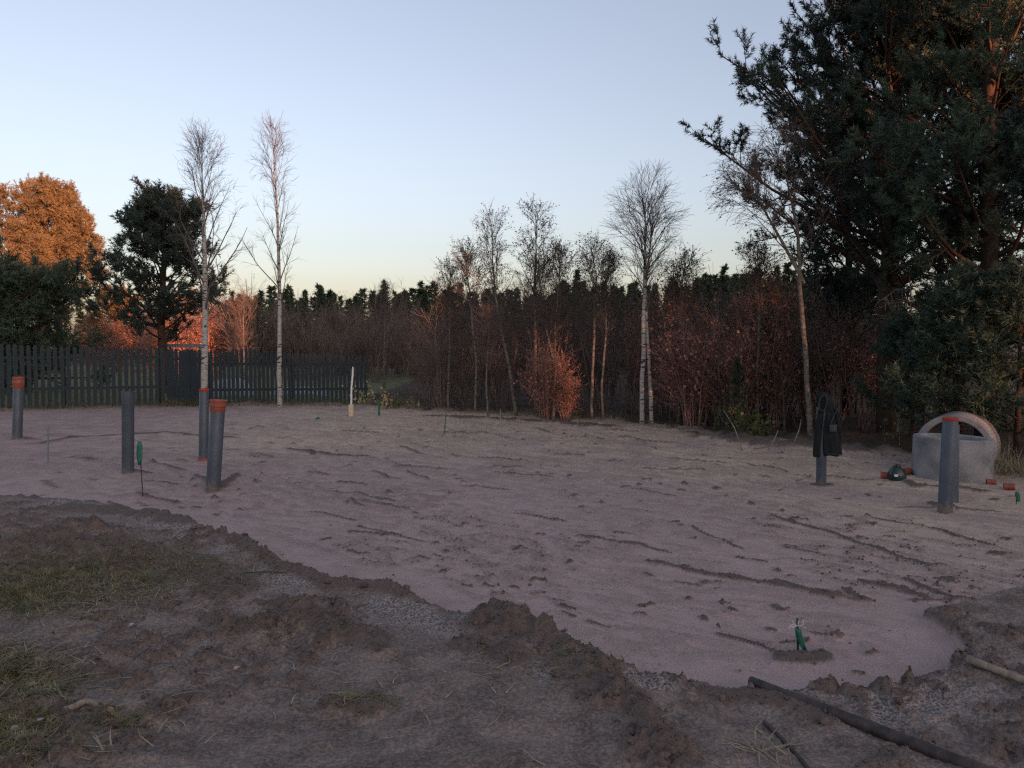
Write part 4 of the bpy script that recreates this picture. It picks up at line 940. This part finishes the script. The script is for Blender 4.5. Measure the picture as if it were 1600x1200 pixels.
# foreground ribbon stake
T, q, dx, dz = stake((1247, 1016), (1246, 966), 0.013, 'small stake with dark green ribbon and white twine on a soil mound', 'dark_green', (0.035, 0.72, 0.02, 0.032))
rs = random.Random(4); m = MB()
for k in range(7):
    a = rs.uniform(-0.4, 3.5); ln = rs.uniform(0.03, 0.065); p0 = (dx, -0.012, dz * 0.78); p1 = (dx + math.cos(a) * ln * 0.6, -0.02 + rs.uniform(-.02, .02), dz * 0.78 + abs(math.sin(a)) * ln * 0.7 + rs.uniform(-.01, .01)); p2 = (dx + math.cos(a) * ln, -0.02 + rs.uniform(-.03, .03), p1[2] + rs.uniform(-0.02, 0.02))
    m.tube([p0, p1, p2], 0.0014, 4)
m.build('twine', M['white'], T)
# white pole in its wooden block
q = gp(549, 651); T = thing('white_pole', q, 'white pole stuck in a pale wooden block before the fence end', 'pole'); s = q[1] / 1200
m = MB(); m.box((0, 0, 0.5 * 18 * s), (7.5 * s, 0.09, 18 * s + 0.02)); m.build('block', M['wood_pale'], T)
m = MB(); m.tube([(0, 0, 18 * s), (0.6 * s, 0, 45 * s), (2.5 * s, 0, 64 * s), (3.2 * s, 0, 78 * s)], [0.024, 0.023, 0.023, 0.016], 8); m.build('rod', M['white'], T)

# ------------------------------------------------------------------ poles and sticks on the near ground
def lying(name, pxs, rad, mt, label, cat, lift=0.6, n=9, wob=0.004, seed=1):
    P = [gp(*p) for p in pxs]; r = np.random.default_rng(seed)
    pts = []
    for i in range(n):
        t = i / (n - 1) * (len(P) - 1); k = min(int(t), len(P) - 2); f = t - k; q = P[k] * (1 - f) + P[k + 1] * f
        pts.append(q + np.array([r.normal() * wob, r.normal() * wob, 0]))
    z = np.array([gh(p[0], p[1]) for p in pts])
    co = np.polyfit(np.arange(n), z, 1); 
    for i, p in enumerate(pts): p[2] = np.polyval(co, i) + rad * lift
    m = MB(); m.tube(pts, [rad * (1 - 0.25 * i / (n - 1)) * (1 + 0.05 * math.sin(5 * i)) for i in range(n)], 10)
    return tag(m.build(name, M[mt], None, True), label, cat)
lying('wet_pole', [(1560, 1222), (1172, 1079)], 0.030, 'wood_wet', 'dark wet pole half buried along the edge of the sand', 'pole', 0.35)
lying('bare_pole', [(1512, 1043), (1760, 1120)], 0.021, 'wood_bare', 'pale barkless wooden pole lying at the picture edge', 'pole', 0.9, wob=0.001)
lying('thin_stick', [(1194, 1132), (1228, 1165), (1262, 1202), (1290, 1240)], 0.009, 'wood_wet', 'thin dark stick below the wet pole', 'stick', 0.8)
lying('thin_stick', [(1230, 1160), (1237, 1200)], 0.004, 'straw', 'pale thin stem beside the thin dark stick', 'stick', 0.9)
lying('thin_stick', [(330, 892), (420, 892), (460, 895)], 0.005, 'wood_wet', 'long dark twig lying on pale gravel near the sand edge', 'stick', 0.9)
lying('thin_stick', [(350, 905), (385, 915)], 0.004, 'wood_wet', 'short dark twig just below the long dark twig', 'stick', 0.9)
lying('thin_stick', [(77, 1058), (90, 1080), (104, 1098)], 0.006, 'straw', 'pale bent stem among straw low in the corner', 'stick', 0.9)
lying('thin_stick', [(0, 1092), (60, 1090), (90, 1088)], 0.005, 'wood_wet', 'straight dark twig at the grassy corner edge', 'stick', 0.9)
lying('thin_stick', [(770, 1046), (795, 1034), (800, 1028)], 0.004, 'straw', 'pale forked twig under the soil ridge', 'stick', 0.9)
lying('thin_stick', [(100, 1108), (135, 1100), (175, 1110)], 0.016, 'wood_bare', 'flat weathered chip of wood in the trampled mud', 'stick', 0.5)
# fallen leaves
def leaf(px, py, size, az, tint, label, group=None):
    q = gp(px, py); mb = MB(); n = 7; v = []
    r = random.Random(int(px * 7 + py))
    for i in range(n):
        t = i / (n - 1); wv = math.sin(math.pi * min(1, t * 0.95 + 0.02)) ** 0.8 * 0.36
        for s in (-1, 0, 1): v.append(((t - 0.5) * size, s * wv * size, size * (0.10 * abs(s) + 0.12 * math.sin(3 * t + s) + 0.02)))
    mb.add(v, [(i * 3 + s, i * 3 + s + 1, i * 3 + s + 4, i * 3 + s + 3) for i in range(n - 1) for s in (0, 1)])
    o = mb.build('fallen_leaf', tint, None, True); o.location = (q[0], q[1], q[2] + 0.008); o.rotation_euler = (r.uniform(-.3, .3), r.uniform(-.3, .3), az)
    return tag(o, label, 'leaf', group)
M['fl_pink'] = noisy('pinkish_dead_leaf', [(0.3, (0.27, 0.19, 0.165)), (0.7, (0.40, 0.30, 0.27))], 30, 4, 0.7)
M['fl_pale'] = noisy('pale_dead_leaf', [(0.3, (0.32, 0.28, 0.24)), (0.7, (0.5, 0.45, 0.4))], 30, 4, 0.7)
M['fl_orange'] = noisy('orange_dead_leaf', [(0.3, (0.45, 0.16, 0.04)), (0.7, (0.6, 0.24, 0.06))], 30, 4, 0.7)
M['fl_brown'] = noisy('brown_dead_leaf', [(0.3, (0.10, 0.07, 0.05)), (0.7, (0.17, 0.12, 0.085))], 30, 4, 0.7)
leaf(53, 1075, 0.07, 0.3, M['fl_pink'], 'round pinkish fallen leaf on straw at the grassy corner')
leaf(36, 1188, 0.07, 0.4, M['fl_pink'], 'pointed pinkish fallen leaf in the bottom corner')
leaf(26, 1143, 0.055, 1.0, M['fl_pale'], 'pale grey fallen leaf above the bottom corner leaf')
leaf(50, 1153, 0.05, 0.5, M['fl_pink'], 'small pinkish fallen leaf beside the pale grey leaf')
leaf(205, 980, 0.05, 0.2, M['fl_pale'], 'pale fallen leaf on mud below the grass heap')
leaf(372, 1046, 0.045, 0.8, M['fl_pale'], 'narrow pale fallen leaf on the trampled mud')
leaf(153, 1032, 0.05, 2.5, M['fl_brown'], 'curled brown fallen leaf on the trampled mud')
leaf(68, 1128, 0.05, 0.9, M['fl_pale'], 'whitish crumpled fallen leaf near the wood chip')
leaf(1153, 1050, 0.035, 0.3, M['fl_orange'], 'bright orange fallen leaf on the smooth sand')
leaf(1178, 1050, 0.03, 0.1, M['fl_pale'], 'tiny pale fallen leaf beside the bright orange leaf')
leaf(245, 992, 0.035, 1.4, M['fl_pale'], 'small upright pale leaf below the grass heap')
leaf(152, 940, 0.05, 0.4, M['fl_brown'], 'brown leaf caught in the straw of the grass heap')

# ------------------------------------------------------------------ grass, straw and crumbs
def blades(rng, x, y, ln, wd, flat, z=None):
    n = len(x); z = gha(x, y) if z is None else z
    p = np.stack([x, y, z], 1); a = rng.random(n) * 6.283
    d = norm(np.stack([np.cos(a) * flat, np.sin(a) * flat, 0.15 + rng.random(n) * (1.2 - flat)], 1)); side = np.stack([-np.sin(a), np.cos(a), 0 * a], 1) * wd
    l = ln * (0.5 + rng.random(n)); V = []
    for k in range(4):
        t = k / 3; ww = (1 - 0.8 * t)
        V += [p + side * ww, p - side * ww]
        p = p + d * (l / 3)[:, None]; d = norm(d + np.array([0, 0, -0.22 * flat]) + rng.normal(0, 0.16, (n, 3)))
    V = np.stack(V, 1)
    zz = V[:, :, 2]; zz = np.maximum(zz, (z + 0.004)[:, None]); V[:, :, 2] = zz
    o = (np.arange(n) * 8)[:, None, None]; F = o + np.array([[0, 1, 3, 2], [2, 3, 5, 4], [4, 5, 7, 6]])[None]
    return V.reshape(-1, 3), F.reshape(-1, 4)
rg = np.random.default_rng(9)
def scatter_px(n, c, sx, sy):
    px = c[0] + rg.normal(0, sx, n); py = np.clip(c[1] + rg.normal(0, sy, n), 700, 1300)
    q = np.array([at(a, b) for a, b in zip(px, py)]); return q[:, 0], q[:, 1]
parts = []
for n, c, sx, sy, ln, fl in ((6500, (110, 905), 85, 22, 0.06, 0.75), (3000, (30, 940), 60, 18, 0.06, 0.75), (1000, (320, 900), 60, 14, 0.045, 0.8), (3000, (20, 1060), 45, 18, 0.055, 0.8), (300, (190, 1132), 22, 6, 0.05, 0.9), (2600, (10, 1150), 50, 35, 0.05, 0.8),
                            (260, (410, 985), 50, 10, 0.04, 0.9), (220, (560, 1102), 40, 7, 0.045, 0.9), (300, (900, 1060), 60, 16, 0.03, 0.9), (160, (510, 1000), 50, 12, 0.03, 0.9)):
    x, y = scatter_px(n, c, sx, sy); parts.append(blades(rg, x, y, ln * 1.2, 0.0029, fl))
v, f = merge(parts); tag(obj('grass', mesh_np('grass', v, f, 4, M['grass'])), 'trampled green and yellow grass in the muddy corner', 'grass', kind='stuff')
parts = []
for n, c, sx, sy in ((200, (170, 935), 40, 18), (160, (25, 1055), 50, 20), (70, (120, 1090), 90, 70), (50, (260, 960), 120, 50), (40, (600, 1120), 300, 60), (25, (1180, 1180), 30, 10)):
    x, y = scatter_px(n, c, sx, sy); parts.append(blades(rg, x, y, 0.13, 0.004, 0.97))
v, f = merge(parts); tag(obj('straw', mesh_np('straw', v, f, 4, M['straw'])), 'scattered pale straw stems on the mud', 'straw', kind='stuff')
# dry grass along the fence foot, and by the rings
parts = []
t = rg.random(2600); seg = np.array([F0, F1, F2, F3, at(640, 636)]); k = np.minimum((t * 4).astype(int), 3); fr = (t * 4 - k)[:, None]
q = seg[k] * (1 - fr) + seg[k + 1] * fr; x = q[:, 0] + rg.normal(0, 0.1, len(t)); y = q[:, 1] - 0.25 + rg.normal(0, 0.28, len(t))
parts.append(blades(rg, x, y, 0.26, 0.006, 0.55))
x = rg.uniform(-3.5, 3, 900); y = 21.0 - (x + 2.8) * 0.75 + rg.normal(0, 0.35, 900); parts.append(blades(rg, x, y, 0.2, 0.006, 0.6))
v, f = merge(parts); tag(obj('grass', mesh_np('grass', v, f, 4, M['grass'])), 'rank autumn grass along the foot of the fence', 'grass', kind='stuff')
b = base(1558, 10.2); parts = []
x = b[0] + rg.normal(0, 0.22, 520); y = 10.2 + rg.normal(0, 0.22, 520); parts.append(blades(rg, x, y, 0.38, 0.004, 0.6))
x = atd(1600, 700, 10)[0] + rg.normal(0, 0.3, 300); y = 10 + rg.normal(0, 0.3, 300); parts.append(blades(rg, x, y, 0.3, 0.004, 0.8))
v, f = merge(parts); tag(obj('dry_grass', mesh_np('dry_grass', v, f, 4, M['straw'])), 'clump of dry straw coloured grass beside the concrete rings', 'grass', kind='stuff')
# leafy green plants at the brush edge
def plant(px, d, h, n, m, label, sz=0.09, seed=1):
    r = np.random.default_rng(seed); b = base(px, d); T = thing('leafy_plant', b, label, 'plant')
    P = np.zeros((n, 5, 3)); p = r.normal(0, 0.12, (n, 3)) * np.array([1, 1, 0]); dd = norm(np.stack([r.normal(0, .35, n), r.normal(0, .35, n), np.ones(n)], 1)); hh = h * (0.5 + 0.6 * r.random(n))
    for k in range(5): P[:, k] = p; p = p + dd * (hh / 4)[:, None]; dd = norm(dd + r.normal(0, .12, (n, 3)))
    obj('stem', wood('stem', M['twig'], (P, np.full((n, 5), 0.004), 3)), T)
    v, f = leaves(r, P, 9, sz, 0.25); obj('leaves', mesh_np('leaves', v, f, 4, M[m]), T)
plant(1160, 14.2, 0.85, 16, 'leaf_green', 'green leafy plant round the foot of the small spruce', 0.07, 1)
plant(1190, 13.6, 0.5, 14, 'leaf_green', 'low green leafy plant beside the small spruce', 0.08, 2)
plant(1120, 14.8, 0.5, 12, 'leaf_green', 'low dull green plant before the red lit bush', 0.06, 3)
plant(1390, 12.2, 0.55, 3, 'leaf_green', 'thin sapling with few green leaves before forked pine', 0.07, 4)
plant(576, 21.5, 0.85, 5, 'leaf_yellow', 'plant with a few pale yellow leaves at the fence end', 0.09, 5)
plant(597, 20.5, 0.6, 4, 'leaf_yellow', 'low plant with pale yellow leaves by the teal post', 0.08, 6)
plant(650, 20.6, 0.4, 6, 'leaf_yellow', 'sparse yellow leafed weed before big bare shrub', 0.05, 7)
plant(612, 21.0, 0.4, 14, 'leaf_green', 'dull green weeds by the teal post', 0.06, 8)
# dead grey boughs near the forked pine
T = thing('dead_branch', base(1408, 13.6), 'tangle of dead grey boughs hanging beside the forked pine', 'branch')
rb = np.random.default_rng(31)
P0, R0 = line([(0.1, 0.3, -0.1), (0.1, 0.15, 1.2), (0.15, 0.0, 2.2), (0.05, -0.1, 2.9)], [0.02, 0.018, 0.013, 0.005], 12)
P1, R1, _ = grow(rb, P0, R0, 16, 0.45, 1, 1.2, 0.55, 7, -0.12, 0.15, 0.6, 0.3, 0.005); P2, R2, _ = grow(rb, P1, R1, 8, 0.1, 1, 0.8, 0.25, 5, -0.1, 0.2, 0.7, 0.5, 0.004)
obj('bough', wood('bough', M['wood_grey'], (P0, R0, 6), (P1, R1, 4), (P2, R2, 3)), T)
# fallen branches at the brush edge
for i, (a, b_, lab) in enumerate((((1130, 640), (1160, 702), 'grey fallen branch slanting down before the small spruce'), ((1200, 700), (1216, 672), 'short grey stick poking from the brush heap by the small spruce'), ((1240, 690), (1252, 655), 'pale snapped stem at the brush edge near the jacket'), ((1090, 655), (1108, 600), 'slanting bare stem by the red lit bush'))):
    q = gp(b_[0], b_[1]) if b_[1] > a[1] else gp(*a); o2 = a if b_[1] > a[1] else b_
    tp = atd(o2[0], o2[1], q[1] + 0.1); m = MB(); mid = (q + tp) / 2 + np.array([0.03, 0, 0.02])
    m.tube([q - np.array([0, 0, 0.04]), mid, tp], [0.010, 0.008, 0.004], 7); tag(m.build('dead_stick', M['wood_grey'], None, True), lab, 'branch')
# crumbs of soil along the ridges
n = 12000; sel = np.where((gloose_shade > 0.35) & (GYf > 2.5) & (GYf < 7.5) & (np.abs(GXf) < GYf * 0.72))[0]; sel = rg.choice(sel, n)
sel2 = np.where((gpad > 0.5) & (GYf > 2.8) & (GYf < 9) & (np.abs(GXf) < GYf * 0.72))[0]; sel2 = rg.choice(sel2, 260); sel = np.concatenate([sel, sel2]); n = len(sel)
ov = np.array([(1, 0, 0), (-1, 0, 0), (0, 1, 0), (0, -1, 0), (0, 0, 1), (0, 0, -1)], float); of = np.array([(0, 2, 4), (2, 1, 4), (1, 3, 4), (3, 0, 4), (2, 0, 5), (1, 2, 5), (3, 1, 5), (0, 3, 5)])
sz = 0.0025 + 0.010 * rg.random(n) ** 5
V = ov[None] * (sz[:, None] * (0.6 + 0.8 * rg.random((n, 6))))[:, :, None] + np.stack([GXf[sel], GYf[sel], gz[sel]], 1)[:, None] + rg.normal(0, 0.006, (n, 1, 3)) * np.array([1, 1, 0])
tag(obj('soil_crumbs', mesh_np('soil_crumbs', V.reshape(-1, 3), (np.arange(n)[:, None, None] * 6 + of[None]).reshape(-1, 3), 3, M['clod'])), 'loose crumbs and small clods of dark soil', 'soil', kind='stuff')

# lumps of soil broken off the ridges
n = 300; sel = np.where((gloose_shade > 0.55) & (gpad < 0.5) & (GYf > 2.6) & (GYf < 7.0) & (np.abs(GXf) < GYf * 0.72))[0]; sel = rg.choice(sel, n)
ti = [(-1, 1.618, 0), (1, 1.618, 0), (-1, -1.618, 0), (1, -1.618, 0), (0, -1, 1.618), (0, 1, 1.618), (0, -1, -1.618), (0, 1, -1.618), (1.618, 0, -1), (1.618, 0, 1), (-1.618, 0, -1), (-1.618, 0, 1)]
tf = np.array([(0, 11, 5), (0, 5, 1), (0, 1, 7), (0, 7, 10), (0, 10, 11), (1, 5, 9), (5, 11, 4), (11, 10, 2), (10, 7, 6), (7, 1, 8), (3, 9, 4), (3, 4, 2), (3, 2, 6), (3, 6, 8), (3, 8, 9), (4, 9, 5), (2, 4, 11), (6, 2, 10), (8, 6, 7), (9, 8, 1)])
iv = norm(np.array(ti, float)); mids = {}; V1 = [tuple(p) for p in iv]; F1_ = []
def _mid(a, b):
    k_ = (min(a, b), max(a, b))
    if k_ not in mids: mids[k_] = len(V1); V1.append(tuple(norm((np.array(V1[a]) + np.array(V1[b])) / 2)))
    return mids[k_]
for a, b_, c in tf:
    d, e, f_ = _mid(a, b_), _mid(b_, c), _mid(c, a); F1_ += [(a, d, f_), (d, b_, e), (f_, e, c), (d, e, f_)]
V1 = np.array(V1); F1_ = np.array(F1_); nv = len(V1)
sz = 0.007 + 0.017 * rg.random(n) ** 2.5
V = V1[None] * (0.55 + 0.75 * rg.random((n, nv, 1))) * (sz[:, None, None] * (0.7 + 0.6 * rg.random((n, 1, 3))) * np.array([1, 1, 0.75])) + np.stack([GXf[sel], GYf[sel], gz[sel]], 1)[:, None] + rg.normal(0, 0.01, (n, 1, 3)) * np.array([1, 1, 0])
tag(obj('soil_clods', mesh_np('soil_clods', V.reshape(-1, 3), (np.arange(n)[:, None, None] * nv + F1_[None]).reshape(-1, 3), 3, M['clod'])), 'broken lumps of dark soil along the ridges', 'soil', kind='stuff')

# ------------------------------------------------------------------ behind the viewer: an unseen belt of crowns added to shade the site
UH = np.array([math.cos(SUN_A), math.sin(SUN_A)]); VH = np.array([-math.sin(SUN_A), math.cos(SUN_A)])
def uv(u, v): p = UH * u + VH * v; return np.array([p[0], p[1], 0.0])
TE = math.tan(SUN_E); V0 = -70.0
def top_for(h, v): return h + (v - V0) * TE        # height a tree at V0 needs to shade height h at distance v
def shade_belt():
    r_ = np.random.default_rng(401); mb = MB(); tr = []
    def crown(u, v, r, z0, z1, n=12, k=9):
        c = uv(u, v); o = []
        for j in range(k):
            t = j / (k - 1); ra = r * math.sin(math.pi * min(1, 0.14 + 0.82 * t)) ** 0.5
            for i in range(n):
                g = i / n * 6.2832; q = ra * (0.92 + 0.2 * r_.random()); o.append((c[0] + q * math.cos(g), c[1] + q * math.sin(g), z0 + (z1 - z0) * t + r_.normal() * 0.06))
        mb.add(o, [(j * n + i, j * n + (i + 1) % n, (j + 1) * n + (i + 1) % n, (j + 1) * n + i) for j in range(k - 1) for i in range(n)] + [tuple(range(n))[::-1], tuple(range((k - 1) * n, k * n))])
        mb.tube([(c[0], c[1], -0.3), (c[0], c[1], z0 + 0.5)], 0.15, 5)
    WINDOWS = [(10.8, 12.3, top_for(2.2, 15)), (12.45, 13.15, top_for(3.1, 12)), (14.4, 15.3, top_for(3.0, 14))]  # gaps shaped in the added belt so sunbeams reach chosen bushes
    FLOOR = top_for(0.05, 15.5)
    u = -30.0; k = 0
    while u < 80:
        fine = 7 < u < 17; r = 0.36 if fine else 0.9
        v = V0 - (k % 3) * 0.9
        if u < 7.45: z1 = top_for(8.3, 22) + r_.normal() * 0.25
        elif u < 9.75: z1 = top_for(2.1, 22)
        elif 12.9 < u < 14.1: z1 = top_for(5.5, 6)
        elif u < 15.3 and u > 14: z1 = top_for(6.5, 6)
        else: z1 = top_for(12.5 if u < 20 else 14.5, 15) + r_.normal() * 0.4
        w_ = [q for q in WINDOWS if q[0] < u < q[1]]
        if w_:
            crown(u, v, r, w_[0][2], z1); crown(u, v - 2.5, r * 1.3, 0.5, FLOOR)
        else: crown(u, v, r, 0.5, z1)
        k += 1; u += r * 1.15
    return mb.build('shade_belt', M['spruce'])
tag(shade_belt(), 'unseen belt of tall crowns added far behind the viewpoint for shade', 'wood', kind='stuff')
